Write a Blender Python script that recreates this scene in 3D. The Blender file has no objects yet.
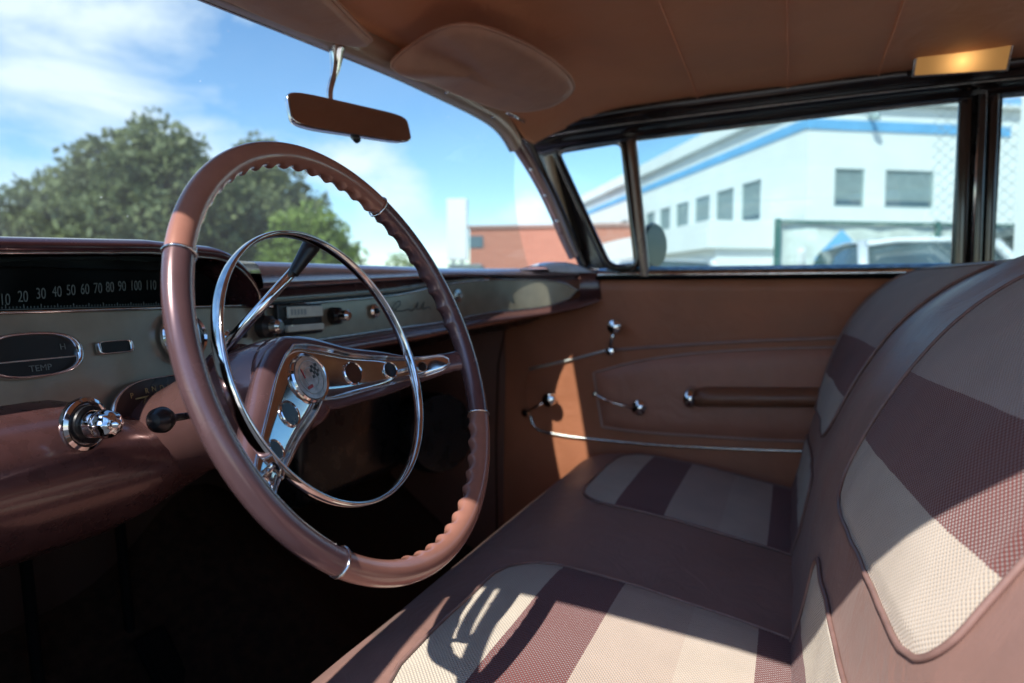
import bpy, bmesh, math, random
from math import sin, cos, pi, radians, sqrt, atan2, tan, hypot
from mathutils import Vector, Matrix, noise
random.seed(7)
scene = bpy.context.scene
COL = scene.collection
# ------------------------------------------------------------------ camera
F = 683.0
EYE = Vector((-.915, 0, 1.10)); YAW = radians(22.2323); PITCH = radians(4.3955)
fwd = Vector((cos(YAW)*cos(PITCH), sin(YAW)*cos(PITCH), -sin(PITCH)))
rgt = Vector((sin(YAW), -cos(YAW), 0)); upv = rgt.cross(fwd)
cam_data = bpy.data.cameras.new('camera'); cam = bpy.data.objects.new('camera', cam_data); COL.objects.link(cam)
cam_data.sensor_width = 36; cam_data.lens = F/1024*36; cam_data.clip_start = .02; cam_data.clip_end = 2000
cam.matrix_world = Matrix(((rgt.x, upv.x, -fwd.x, EYE.x), (rgt.y, upv.y, -fwd.y, EYE.y), (rgt.z, upv.z, -fwd.z, EYE.z), (0, 0, 0, 1)))
cam_data.dof.use_dof = True; cam_data.dof.focus_distance = .66; cam_data.dof.aperture_fstop = 4.6
scene.camera = cam
# ------------------------------------------------------------------ sun, sky, exposure
SUNDIR = Vector((.93, -.20, -1)).normalized()          # the way the light travels
SUN_EL = math.asin(-SUNDIR.z); SUN_ROT = atan2(-SUNDIR.x, -SUNDIR.y)
sl = bpy.data.lights.new('sun', 'SUN'); sl.energy = 3.8; sl.angle = radians(.55); sl.color = (1, .945, .865)
so = bpy.data.objects.new('sun', sl); COL.objects.link(so); so.rotation_euler = SUNDIR.to_track_quat('-Z', 'Y').to_euler()
so.location = (-5, 0, 8)
world = bpy.data.worlds.new('World'); scene.world = world; world.use_nodes = True
wn = world.node_tree.nodes; wl = world.node_tree.links; wn.clear()
sky = wn.new('ShaderNodeTexSky'); sky.sky_type = 'NISHITA'; sky.sun_disc = False
sky.sun_elevation = SUN_EL; sky.sun_rotation = SUN_ROT; sky.air_density = 1.0; sky.dust_density = .25; sky.ozone_density = 3.0
tc = wn.new('ShaderNodeTexCoord')
def wmath(op, a, b=None, c=None):
    n = wn.new('ShaderNodeMath'); n.operation = op
    for i, v in enumerate((a, b, c)):
        if v is None: continue
        if isinstance(v, (int, float)): n.inputs[i].default_value = v
        else: wl.new(v, n.inputs[i])
    return n.outputs[0]
mp = wn.new('ShaderNodeMapping'); mp.inputs['Scale'].default_value = (1, 1, 2.1); mp.inputs['Location'].default_value = (.35, .1, .2)
wl.new(tc.outputs['Generated'], mp.inputs[0])
n1 = wn.new('ShaderNodeTexNoise'); n1.inputs['Scale'].default_value = 4.2; n1.inputs['Detail'].default_value = 9; n1.inputs['Roughness'].default_value = .56
n1.inputs['Distortion'].default_value = .25
wl.new(mp.outputs[0], n1.inputs[0])
def skyray(x, y): return (fwd*F + rgt*(x-512) - upv*(y-341.5)).normalized()
acc = None
for (px, py, rad, amp) in ((70, 20, .24, .34), (180, 55, .14, .24), (410, 190, .09, .22), (520, 208, .07, .22), (345, 180, .08, .24), (20, 180, .08, .10), (490, 160, .08, -.2), (290, 90, .2, -.18), (440, 120, .12, -.12), (60, 130, .12, -.1), (250, 20, .1, -.1), (620, 160, .2, -.1)):
    dn = wn.new('ShaderNodeVectorMath'); dn.operation = 'DISTANCE'; wl.new(tc.outputs['Generated'], dn.inputs[0]); dn.inputs[1].default_value = skyray(px, py)
    g = wmath('MULTIPLY', wmath('MAXIMUM', wmath('SUBTRACT', 1, wmath('DIVIDE', dn.outputs['Value'], rad*1.5)), 0), amp)
    acc = g if acc is None else wmath('ADD', acc, g)
dens = wmath('ADD', n1.outputs['Fac'], acc)
rp = wn.new('ShaderNodeValToRGB'); rp.color_ramp.elements[0].position = .59; rp.color_ramp.elements[1].position = .80
rp.color_ramp.elements[1].color = (.85, .85, .85, 1)
wl.new(dens, rp.inputs[0])
mx = wn.new('ShaderNodeMix'); mx.data_type = 'RGBA'; hs_ = wn.new('ShaderNodeHueSaturation'); hs_.inputs['Saturation'].default_value = 1.16; hs_.inputs['Value'].default_value = .86; wl.new(sky.outputs[0], hs_.inputs['Color'])
wl.new(rp.outputs[0], mx.inputs['Factor']); wl.new(hs_.outputs[0], mx.inputs['A'])
mx.inputs['B'].default_value = (4.6, 4.8, 5.1, 1)
bg = wn.new('ShaderNodeBackground'); bg.inputs[1].default_value = .145; wl.new(mx.outputs['Result'], bg.inputs[0])
wo = wn.new('ShaderNodeOutputWorld'); wl.new(bg.outputs[0], wo.inputs[0])
vs = scene.view_settings; vs.view_transform = 'Standard'; vs.look = 'None'; vs.exposure = .96; vs.gamma = 1; vs.use_curve_mapping = False
scene.cycles.max_bounces = 12; scene.cycles.diffuse_bounces = 5; scene.cycles.glossy_bounces = 6; scene.cycles.transparent_max_bounces = 24
scene.cycles.sample_clamp_indirect = 6; scene.cycles.caustics_reflective = False; scene.cycles.caustics_refractive = False

# ------------------------------------------------------------------ helpers
def ray(x, y): return (fwd*F + rgt*(x-512) - upv*(y-341.5)).normalized()
def at(x, y, X=None, Y=None, Z=None):
    r = ray(x, y)
    if X is not None: t = (X-EYE.x)/r.x
    elif Y is not None: t = (Y-EYE.y)/r.y
    else: t = (Z-EYE.z)/r.z
    return EYE + r*t
def out(px, dist):                         # a ground spot out there, in the direction of a photo column
    az = YAW - atan2(px-512, F); return Vector((EYE.x+dist*cos(az), EYE.y+dist*sin(az), 0))
def lerp(tab, x):
    if x <= tab[0][0]: return tab[0][1]
    for (a, va), (b, vb) in zip(tab, tab[1:]):
        if x <= b: t = (x-a)/(b-a); return va+(vb-va)*t
    return tab[-1][1]
def smooth(tab, x):
    xs = [t[0] for t in tab]
    if x <= xs[0]: return tab[0][1]
    if x >= xs[-1]: return tab[-1][1]
    for i in range(len(tab)-1):
        if x <= xs[i+1]:
            p1, p2 = tab[i], tab[i+1]; p0 = tab[i-1] if i else None; p3 = tab[i+2] if i+2 < len(tab) else None
            d = p2[0]-p1[0]; t = (x-p1[0])/d; s = (p2[1]-p1[1])/d
            m1 = (p2[1]-p0[1])/(p2[0]-p0[0]) if p0 else s; m2 = (p3[1]-p1[1])/(p3[0]-p1[0]) if p3 else s
            return (2*t**3-3*t*t+1)*p1[1]+(t**3-2*t*t+t)*m1*d+(-2*t**3+3*t*t)*p2[1]+(t**3-t*t)*m2*d
def catmull(pts, n=8, closed=False):
    P = [Vector(p) for p in pts]; N = len(P); res = []
    for i in range(N if closed else N-1):
        if closed: a, b, c, d = P[(i-1) % N], P[i], P[(i+1) % N], P[(i+2) % N]
        else: a, b, c, d = P[max(i-1, 0)], P[i], P[i+1], P[min(i+2, N-1)]
        for k in range(n):
            t = k/n; res.append(.5*((2*b)+(c-a)*t+(2*a-5*b+4*c-d)*t*t+(3*b-a-3*c+d)*t**3))
    if not closed: res.append(P[-1])
    return res
def link(name, me, m, parent=None, smooth_=True):
    if m:
        for x in (m if isinstance(m, (list, tuple)) else [m]): me.materials.append(x)
    if smooth_:
        for p in me.polygons: p.use_smooth = True
    o = bpy.data.objects.new(name, me); COL.objects.link(o)
    if parent is not None:
        o.parent = parent
    return o
def mesh(name, vs_, fs, m, parent=None, smooth_=True, uv=None):
    me = bpy.data.meshes.new(name); me.from_pydata([tuple(v) for v in vs_], [], fs); me.validate(); me.update()
    if uv:
        L = me.uv_layers.new(name='UVMap')
        for lp in me.loops: L.data[lp.index].uv = uv[lp.vertex_index]
    return link(name, me, m, parent, smooth_)
def gridf(R, cr=False, cc=False, off=0):
    n, k = len(R), len(R[0]); fs = []
    for i in range(n if cr else n-1):
        for j in range(k if cc else k-1):
            a = i*k+j; b = i*k+(j+1) % k; c = ((i+1) % n)*k+(j+1) % k; d = ((i+1) % n)*k+j
            fs.append((a+off, b+off, c+off, d+off))
    return fs
def grid(name, R, m, parent=None, cr=False, cc=False, uv=None, smooth_=True, caps=False):
    vv = [v for r in R for v in r]; fs = gridf(R, cr, cc)
    if caps:
        k = len(R[0]); fs.append(tuple(range(k))[::-1]); fs.append(tuple(range(len(vv)-k, len(vv))))
    u = [x for r in uv for x in r] if uv else None
    return mesh(name, vv, fs, m, parent, smooth_, u)
def frames(path, closed=False):
    N = len(path); T = []
    for i in range(N):
        a = path[i-1] if (i or closed) else path[i]; b = path[(i+1) % N] if (i < N-1 or closed) else path[i]
        T.append((b-a).normalized())
    up = Vector((0, 0, 1)) if abs(T[0].z) < .9 else Vector((0, 1, 0))
    n = (up - T[0]*up.dot(T[0])).normalized(); Fm = []
    for t in T:
        n = (n - t*n.dot(t)).normalized(); Fm.append((t, n, t.cross(n)))
    return Fm
def tuberows(path, r, k=10, closed=False, flat=1.0, up=None):
    path = [Vector(p) for p in path]; rows = []
    for i, (t, n, b) in enumerate(frames(path, closed)):
        if up is not None:
            n = (Vector(up)-t*Vector(up).dot(t)).normalized(); b = t.cross(n)
        rr = r[i] if isinstance(r, (list, tuple)) else r
        rows.append([path[i]+n*(rr*flat*cos(2*pi*j/k))+b*(rr*sin(2*pi*j/k)) for j in range(k)])
    return rows
def tube(name, path, r, m, parent=None, k=10, closed=False, flat=1.0, up=None):
    return grid(name, tuberows(path, r, k, closed, flat, up), m, parent, cr=closed, cc=True, caps=not closed)
class MB:
    def __init__(s): s.v = []; s.f = []; s.mi = []
    def add(s, vs_, fs, mi=0):
        o = len(s.v); s.v += [Vector(v) for v in vs_]; s.f += [tuple(i+o for i in f) for f in fs]; s.mi += [mi]*len(fs)
    def grid(s, R, cr=False, cc=False, caps=False, mi=0):
        vv = [v for r in R for v in r]; fs = gridf(R, cr, cc)
        if caps: k = len(R[0]); fs.append(tuple(range(k))[::-1]); fs.append(tuple(range(len(vv)-k, len(vv))))
        s.add(vv, fs, mi)
    def tube(s, path, r, k=8, closed=False, flat=1.0, up=None, mi=0): s.grid(tuberows(path, r, k, closed, flat, up), closed, True, not closed, mi)
    def box(s, lo, hi, mi=0, M=None):
        (a, b, c), (d, e, f) = lo, hi
        v = [Vector(p) for p in ((a, b, c), (d, b, c), (d, e, c), (a, e, c), (a, b, f), (d, b, f), (d, e, f), (a, e, f))]
        if M is not None: v = [M @ p for p in v]
        s.add(v, [(0, 3, 2, 1), (4, 5, 6, 7), (0, 1, 5, 4), (1, 2, 6, 5), (2, 3, 7, 6), (3, 0, 4, 7)], mi)
    def lathe(s, prof, M=None, k=24, mi=0):
        R = [[Vector((r*cos(2*pi*j/k), r*sin(2*pi*j/k), h)) for j in range(k)] for r, h in prof]
        if M is not None: R = [[M @ p for p in r] for r in R]
        s.grid(R, False, True, True, mi)
    def build(s, name, m, parent=None, smooth_=True, bevel=0, auto=None):
        me = bpy.data.meshes.new(name); me.from_pydata([tuple(v) for v in s.v], [], s.f); me.update()
        for p, i in zip(me.polygons, s.mi): p.material_index = i
        o = link(name, me, m, parent, smooth_)
        if bevel:
            b = o.modifiers.new('bevel', 'BEVEL'); b.width = bevel; b.segments = 3; b.limit_method = 'ANGLE'
        if auto or bevel:
            bm = bmesh.new(); bm.from_mesh(me)
            for e in bm.edges:
                if len(e.link_faces) == 2 and e.calc_face_angle(0) > radians(auto or 40): e.smooth = False
            bm.to_mesh(me); bm.free()
        return o
def boxo(name, lo, hi, m, parent=None, bevel=.002, M=None):
    b = MB(); b.box(lo, hi, 0, M); return b.build(name, m, parent, True, bevel)
def lathe(name, prof, m, parent=None, M=None, k=48, auto=35):
    b = MB(); b.lathe(prof, M, k); return b.build(name, m, parent, True, 0, auto)
def axisM(loc, d, upd=(0, 0, 1)):
    z = Vector(d).normalized(); x = Vector(upd).cross(z)
    if x.length < 1e-4: x = Vector((1, 0, 0))
    x.normalize(); y = z.cross(x); l = Vector(loc)
    return Matrix(((x.x, y.x, z.x, l.x), (x.y, y.y, z.y, l.y), (x.z, y.z, z.z, l.z), (0, 0, 0, 1)))
def empty(name, label, cat, loc=(0, 0, 0), group=None):
    o = bpy.data.objects.new(name, None); COL.objects.link(o); o.location = loc; o.empty_display_size = .05
    o['label'] = label; o['category'] = cat
    if group: o['group'] = group
    return o
def settle(o, loc):                         # move a finished thing's origin to its base, parts stay where they are
    loc = Vector(loc); o.location = loc
    for c in o.children:
        c.location = c.location - loc
def tag(o, label, cat, group=None):
    o['label'] = label; o['category'] = cat
    if group: o['group'] = group
    return o
def text(name, s, size, m, parent, M, sx=1.0, align='CENTER', ext=.0002, shear=0):
    c = bpy.data.curves.new(name, 'FONT'); c.body = s; c.size = size; c.align_x = align; c.align_y = 'CENTER'; c.extrude = ext; c.shear = shear
    c.materials.append(m); o = bpy.data.objects.new(name, c); COL.objects.link(o)
    me = bpy.data.meshes.new_from_object(o.evaluated_get(bpy.context.evaluated_depsgraph_get())); bpy.data.objects.remove(o); bpy.data.curves.remove(c)
    me.transform(M @ Matrix.Diagonal((sx, 1, 1, 1))); me.materials.clear(); o = link(name, me, m, parent, False); return o

# ------------------------------------------------------------------ materials
def mat(name, col, rough=.5, metal=0, coat=0, spec=.5, var=0, vscale=20, bump=0, bscale=200, noise_bump=True, emis=None, estr=0, sheen=0, detail=4, crease=0):
    m = bpy.data.materials.new(name); m.use_nodes = True; nt = m.node_tree; b = nt.nodes['Principled BSDF']
    b.inputs['Base Color'].default_value = (*col, 1); b.inputs['Roughness'].default_value = rough; b.inputs['Metallic'].default_value = metal
    b.inputs['Coat Weight'].default_value = coat; b.inputs['Coat Roughness'].default_value = .08; b.inputs['Specular IOR Level'].default_value = spec
    b.inputs['Sheen Weight'].default_value = sheen
    if emis: b.inputs['Emission Color'].default_value = (*emis, 1); b.inputs['Emission Strength'].default_value = estr
    tcn = nt.nodes.new('ShaderNodeTexCoord')
    n = nt.nodes.new('ShaderNodeTexNoise'); n.inputs['Scale'].default_value = vscale; n.inputs['Detail'].default_value = detail
    nt.links.new(tcn.outputs['Object'], n.inputs[0])
    if var:
        r = nt.nodes.new('ShaderNodeMapRange'); r.inputs['From Min'].default_value = .3; r.inputs['From Max'].default_value = .7
        r.inputs['To Min'].default_value = 1-var; r.inputs['To Max'].default_value = 1+var; nt.links.new(n.outputs[0], r.inputs[0])
        v = nt.nodes.new('ShaderNodeVectorMath'); v.operation = 'SCALE'; v.inputs[0].default_value = col; nt.links.new(r.outputs[0], v.inputs['Scale'])
        nt.links.new(v.outputs[0], b.inputs['Base Color'])
        r2 = nt.nodes.new('ShaderNodeMapRange'); r2.inputs['From Min'].default_value = .3; r2.inputs['From Max'].default_value = .7
        r2.inputs['To Min'].default_value = max(.02, rough*(1-var)); r2.inputs['To Max'].default_value = min(1, rough*(1+var)); nt.links.new(n.outputs[0], r2.inputs[0])
        nt.links.new(r2.outputs[0], b.inputs['Roughness'])
    if bump:
        n2 = nt.nodes.new('ShaderNodeTexVoronoi' if noise_bump == 'v' else 'ShaderNodeTexNoise'); n2.inputs['Scale'].default_value = bscale
        nt.links.new(tcn.outputs['Object'], n2.inputs[0])
        bp = nt.nodes.new('ShaderNodeBump'); bp.inputs['Strength'].default_value = bump; bp.inputs['Distance'].default_value = .001
        nt.links.new(n2.outputs[0], bp.inputs['Height']); nt.links.new(bp.outputs[0], b.inputs['Normal'])
        if crease:
            n3 = nt.nodes.new('ShaderNodeTexNoise'); n3.inputs['Scale'].default_value = 16; n3.inputs['Detail'].default_value = 5; n3.inputs['Distortion'].default_value = 1.6; nt.links.new(tcn.outputs['Object'], n3.inputs[0])
            b3 = nt.nodes.new('ShaderNodeBump'); b3.inputs['Strength'].default_value = crease; b3.inputs['Distance'].default_value = .008; nt.links.new(n3.outputs[0], b3.inputs['Height']); nt.links.new(b3.outputs[0], bp.inputs['Normal'])
    return m
CHROME = mat('chrome', (.72, .73, .74), .07, 1, var=.25, vscale=60)
CHROME_SATIN = mat('satin_chrome', (.62, .62, .6), .22, 1, var=.2, vscale=80)
DARKTRIM = mat('black_garnish_paint', (.018, .013, .012), .18, 0, coat=.6, var=.3, vscale=14)
ROSE = mat('rose_metallic_paint', (.19, .088, .082), .25, .4, coat=.7, var=.05, vscale=40, detail=3)
ROSE_SHADED = mat('shaded_rose_roll_paint', (.12, .055, .053), .28, .4, coat=.5, var=.12, vscale=60)  # darker rose copy for the driver's roll; its shade is put into the colour
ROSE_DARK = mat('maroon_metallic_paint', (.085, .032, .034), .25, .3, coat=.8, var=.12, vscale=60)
WHEEL = mat('wheel_rose_enamel_shaded', (.135, .075, .080), .26, .35, coat=.5, var=.07, vscale=45)  # two-tone side enamel, darkened further in place of shade on the left rim
WHEEL_GRIP = mat('wheel_grip_enamel', (.34, .155, .115), .25, .1, coat=.5, var=.07, vscale=45)
OLIVE = mat('olive_silver_dash_metal', (.34, .295, .22), .38, .55, coat=.25, var=.10, vscale=35, bump=.05, bscale=900)
BLACK = mat('black_plastic', (.010, .010, .011), .3, var=.3, vscale=30)
DIAL = mat('dial_black', (.006, .008, .008), .35, var=.3)
NUM = mat('dial_numeral_paint', (.16, .18, .16), .6, var=.15, vscale=300)
AMBER = mat('quadrant_letter_paint', (.45, .28, .10), .6, var=.15, vscale=300)
VINYL = mat('mauve_brown_vinyl', (.27, .148, .120), .42, crease=.32, sheen=.1, var=.14, vscale=9, bump=.28, bscale=620)
PIPE = mat('piping_vinyl', (.24, .14, .12), .38, var=.15, vscale=60)
RUST = mat('rust_brown_vinyl', (.39, .135, .065), .5, crease=.22, var=.12, vscale=7, bump=.22, bscale=520)
HEAD = mat('rust_headliner_vinyl', (.84, .38, .20), .55, crease=.3, var=.09, vscale=4, bump=.25, bscale=380)
PAD = mat('door_pad_vinyl', (.42, .18, .12), .45, crease=.3, var=.10, vscale=10, bump=.2, bscale=520)
VISOR = mat('visor_vinyl', (.55, .31, .22), .55, crease=.3, var=.12, vscale=12, bump=.25, bscale=500)
CARPET = mat('dark_carpet', (.030, .017, .011), .95, spec=.1, var=.4, vscale=60, bump=.8, bscale=500)
RUBBER = mat('black_rubber', (.005, .005, .005), .95, spec=.1, var=.3, vscale=60)
CREAM = mat('cream_weatherstrip', (.50, .43, .30), .6, var=.12, vscale=30)
WHITEKEY = mat('radio_ivory_plate', (.60, .66, .58), .35, var=.08, vscale=100)
RED = mat('red_enamel', (.35, .03, .03), .3, var=.1)
def glass(name, tint=(.93, .97, .95), dust=.0, refl=1.0, dustcol=(.8, .82, .8)):
    m = bpy.data.materials.new(name); m.use_nodes = True; nt = m.node_tree; nt.nodes.clear()
    o = nt.nodes.new('ShaderNodeOutputMaterial'); t = nt.nodes.new('ShaderNodeBsdfTransparent'); t.inputs[0].default_value = (*tint, 1)
    g = nt.nodes.new('ShaderNodeBsdfGlossy'); g.inputs['Roughness'].default_value = .02
    fr = nt.nodes.new('ShaderNodeLayerWeight'); fr.inputs[0].default_value = .5
    p5 = nt.nodes.new('ShaderNodeMath'); p5.operation = 'POWER'; p5.inputs[1].default_value = 5; nt.links.new(fr.outputs['Facing'], p5.inputs[0])
    mu = nt.nodes.new('ShaderNodeMath'); mu.operation = 'MULTIPLY_ADD'; mu.inputs[1].default_value = .9*refl; mu.inputs[2].default_value = .05*refl; nt.links.new(p5.outputs[0], mu.inputs[0])
    mx_ = nt.nodes.new('ShaderNodeMixShader'); nt.links.new(mu.outputs[0], mx_.inputs[0]); nt.links.new(t.outputs[0], mx_.inputs[1]); nt.links.new(g.outputs[0], mx_.inputs[2])
    last = mx_
    if dust:
        d = nt.nodes.new('ShaderNodeBsdfTranslucent'); d.inputs[0].default_value = (*dustcol, 1)
        tcn = nt.nodes.new('ShaderNodeTexCoord'); n = nt.nodes.new('ShaderNodeTexNoise'); n.inputs['Scale'].default_value = 5; n.inputs['Detail'].default_value = 8
        nt.links.new(tcn.outputs['Object'], n.inputs[0])
        r = nt.nodes.new('ShaderNodeMapRange'); r.inputs['From Min'].default_value = .3; r.inputs['From Max'].default_value = .75; r.inputs['To Min'].default_value = dust*.5; r.inputs['To Max'].default_value = dust*1.6
        nt.links.new(n.outputs[0], r.inputs[0])
        v = nt.nodes.new('ShaderNodeTexVoronoi'); v.inputs['Scale'].default_value = 22; nt.links.new(tcn.outputs['Object'], v.inputs[0])
        s = nt.nodes.new('ShaderNodeMath'); s.operation = 'LESS_THAN'; s.inputs[1].default_value = .035; nt.links.new(v.outputs['Distance'], s.inputs[0])
        s2 = nt.nodes.new('ShaderNodeMath'); s2.operation = 'MULTIPLY_ADD'; s2.inputs[1].default_value = .25; nt.links.new(s.outputs[0], s2.inputs[0]); nt.links.new(r.outputs[0], s2.inputs[2])
        m2 = nt.nodes.new('ShaderNodeMixShader'); nt.links.new(s2.outputs[0], m2.inputs[0]); nt.links.new(mx_.outputs[0], m2.inputs[1]); nt.links.new(d.outputs[0], m2.inputs[2]); last = m2
    nt.links.new(last.outputs[0], o.inputs[0]); return m
WSGLASS = glass('dusty_windshield_glass', (.76, .85, .84), .026, .8)
SIDEGLASS = glass('side_glass', (.82, .92, .91), .015, 1)

def cloth(name, bands, pitch=.0048, var=.06):
    """woven seat cloth: constant bands along v (metres), basket weave in colour and bump"""
    m = bpy.data.materials.new(name); m.use_nodes = True; nt = m.node_tree; N = nt.nodes; Lk = nt.links; b = N['Principled BSDF']
    b.inputs['Roughness'].default_value = .8; b.inputs['Sheen Weight'].default_value = .25; b.inputs['Specular IOR Level'].default_value = .25
    uv = N.new('ShaderNodeUVMap'); sp = N.new('ShaderNodeSeparateXYZ'); Lk.new(uv.outputs[0], sp.inputs[0])
    lo, hi = bands[0][0], bands[-1][1]
    nz = N.new('ShaderNodeTexNoise'); nz.inputs['Scale'].default_value = 260; Lk.new(uv.outputs[0], nz.inputs[0])
    ad = N.new('ShaderNodeMath'); ad.operation = 'MULTIPLY_ADD'; ad.inputs[1].default_value = .0016; Lk.new(nz.outputs[0], ad.inputs[0]); Lk.new(sp.outputs['Y'], ad.inputs[2])
    mr = N.new('ShaderNodeMapRange'); mr.inputs['From Min'].default_value = lo; mr.inputs['From Max'].default_value = hi; Lk.new(ad.outputs[0], mr.inputs[0])
    rp_ = N.new('ShaderNodeValToRGB'); cr = rp_.color_ramp; cr.interpolation = 'CONSTANT'
    while len(cr.elements) < len(bands): cr.elements.new(.5)
    for e, (a, c_, col) in zip(cr.elements, bands): e.position = min(.999, max(0, (a-lo)/(hi-lo))); 
    for i, (a, c_, col) in enumerate(bands): cr.elements[i].color = (*col, 1)
    Lk.new(mr.outputs[0], rp_.inputs[0])
    def M_(op, a, b_=None):
        n = N.new('ShaderNodeMath'); n.operation = op
        for i, v in enumerate((a, b_)):
            if v is None: continue
            if isinstance(v, (int, float)): n.inputs[i].default_value = v
            else: Lk.new(v, n.inputs[i])
        return n.outputs[0]
    k = 2*pi/pitch
    su = M_('SINE', M_('MULTIPLY', sp.outputs['X'], k)); sv = M_('SINE', M_('MULTIPLY', sp.outputs['Y'], k*1.15))
    w = M_('MULTIPLY', su, sv)
    big = N.new('ShaderNodeTexNoise'); big.inputs['Scale'].default_value = 14; big.inputs['Detail'].default_value = 6; Lk.new(uv.outputs[0], big.inputs[0])
    f = M_('ADD', M_('MULTIPLY', w, .16), M_('ADD', .80, M_('MULTIPLY', big.outputs[0], .36)))
    sc = N.new('ShaderNodeVectorMath'); sc.operation = 'SCALE'; Lk.new(rp_.outputs[0], sc.inputs[0]); Lk.new(f, sc.inputs['Scale']); Lk.new(sc.outputs[0], b.inputs['Base Color'])
    bp = N.new('ShaderNodeBump'); bp.inputs['Strength'].default_value = .6; bp.inputs['Distance'].default_value = .0012; Lk.new(w, bp.inputs['Height']); Lk.new(bp.outputs[0], b.inputs['Normal'])
    return m

# =================================================================== OUTSIDE: the setting
def ground_mat():
    m = mat('concrete_lot', (.56, .52, .45), .9, spec=.2, var=.18, vscale=.6, bump=.3, bscale=40, detail=10); return m
g = mesh('ground', [(-900, -900, 0), (900, -900, 0), (900, 900, 0), (-900, 900, 0)], [(0, 1, 2, 3)], ground_mat(), None, False); g['kind'] = 'structure'
ASPH = mat('asphalt', (.055, .055, .058), .9, spec=.2, var=.2, vscale=3, bump=.3, bscale=60)
def strip(name, a, b, w, z, m):
    d = (b-a).normalized(); n = Vector((-d.y, d.x, 0))*w/2
    o = mesh(name, [Vector((*((a-n).xy), z)), Vector((*((b-n).xy), z)), Vector((*((b+n).xy), z)), Vector((*((a+n).xy), z))], [(0, 1, 2, 3)], m, None, False); o['kind'] = 'structure'; return o
CORNER = Vector((24.98, -.362, 0)); LA = radians(31.5)
LD = Vector((cos(LA), sin(LA), 0)); RD = Vector((cos(LA-pi/2), sin(LA-pi/2), 0))   # along the two facades; RD is also inward of the left one's far side
strip('road', out(430, 13)-LD*60, out(430, 13)+LD*120, 7, .004, ASPH)

# ---- white office building: corner at CORNER, left facade along LD, right facade along RD
WALL = mat('white_render', (.66, .69, .69), .8, spec=.2, var=.04, vscale=.7)
WALL2 = mat('pale_grey_render', (.62, .67, .66), .8, spec=.2, var=.04, vscale=.7)
BLUE = mat('blue_band_paint', (.13, .36, .62), .6, var=.08, vscale=2)
FRAME = mat('window_frame_grey', (.30, .38, .38), .5, var=.1)
BLIND = mat('grey_roller_blind', (.19, .25, .26), .7, var=.1, vscale=3)
PANE = mat('window_pane_dark', (.06, .10, .13), .08, 0, spec=.8, var=.2, vscale=1)
def fm(o, along, nrm):    # matrix: x along facade, y outward normal, z up
    return Matrix(((along.x, nrm.x, 0, o.x), (along.y, nrm.y, 0, o.y), (0, 0, 1, o.z), (0, 0, 0, 1)))
bld = empty('office_building', 'long white two storey office building with blue band under its roof and grey shuttered windows', 'building', CORNER)
ML = fm(Vector((0, 0, 0)), LD, -RD); MR = fm(Vector((0, 0, 0)), RD, -LD)
LLEN, RLEN = 34.0, 16.0
# walls with window openings: built as panels around the openings
def facade(name, M, length, holes, z0, z1, thick=.35):
    b = MB(); xs = sorted({0, length} | {h[0] for h in holes} | {h[1] for h in holes}); zs = sorted({z0, z1} | {h[2] for h in holes} | {h[3] for h in holes})
    for i in range(len(xs)-1):
        for j in range(len(zs)-1):
            cx, cz = (xs[i]+xs[i+1])/2, (zs[j]+zs[j+1])/2
            if any(h[0] < cx < h[1] and h[2] < cz < h[3] for h in holes): continue
            b.add([M @ Vector(p) for p in ((xs[i], 0, zs[j]), (xs[i+1], 0, zs[j]), (xs[i+1], 0, zs[j+1]), (xs[i], 0, zs[j+1]))], [(0, 1, 2, 3)])
    for h in holes:
        r = [(h[0], h[2]), (h[1], h[2]), (h[1], h[3]), (h[0], h[3])]
        b.add([M @ Vector((x, y, z)) for y in (0, -thick) for x, z in r], [(0, 1, 5, 4), (1, 2, 6, 5), (2, 3, 7, 6), (3, 0, 4, 7)])
    return b.build(name, WALL, bld, False)
upL = [(3.15, 4.45), (5.35, 6.75), (7.6, 8.95), (9.9, 11.2), (12.2, 13.4), (14.4, 15.5), (16.6, 17.6), (18.9, 20.1), (21.2, 22.2), (23.4, 24.4), (25.6, 26.6), (28.6, 29.6)]
holesL = [(a-.1, b_+.12, 3.78, 5.36) for a, b_ in upL] + [(10.4, 12.2, .9, 2.2), (14, 15.4, .9, 2.2), (17.5, 19, .9, 2.2)]
holesR = [(1.05, 2.2, 3.95, 5.27), (3.0, 4.93, 3.95, 5.27), (5.75, 6.9, 3.95, 5.27), (9.4, 11.3, 3.95, 5.27), (12.5, 14.2, 3.95, 5.27)] + [(1.5, 3.2, .9, 2.3), (4.6, 6.4, .9, 2.3)]
facade('wall', ML, LLEN, holesL, 0, 7.5)
facade('wall', MR, RLEN, holesR, 0, 7.5)
def winpart(M, h):
    b = MB(); x0, x1, z0, z1 = h; t = .06
    for lo, hi in (((x0, -.10, z0), (x0+t, -.03, z1)), ((x1-t, -.10, z0), (x1, -.03, z1)), ((x0+t, -.10, z0), (x1-t, -.03, z0+t)), ((x0+t, -.10, z1-t), (x1-t, -.03, z1))): b.box(lo, hi, 0, M)
    w = b.build('window', FRAME, bld, False)
    p = MB(); p.box((x0+t, -.10, z0+t), (x1-t, -.08, z0+.25), 0, M); p.build('pane', PANE, w, False)
    s = MB()
    n = int((z1-z0-.3)/.09)
    for i in range(n): s.box((x0+t, -.088+.006*(i % 2), z0+.25+i*.09), (x1-t, -.078+.006*(i % 2), z0+.25+(i+1)*.09+.002*(i % 2)), 0, M)
    s.build('blind', BLIND, w, False)
for h in holesL: winpart(ML, h)
for h in holesR: winpart(MR, h)
b = MB()   # blue band, standing a little proud
b.box((0, .003, 6.60), (LLEN, .05, 6.93), 0, ML); b.box((-.05, .003, 6.56), (7.9, .05, 6.90), 0, MR); b.build('blue_band', BLUE, bld, False)
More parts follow.
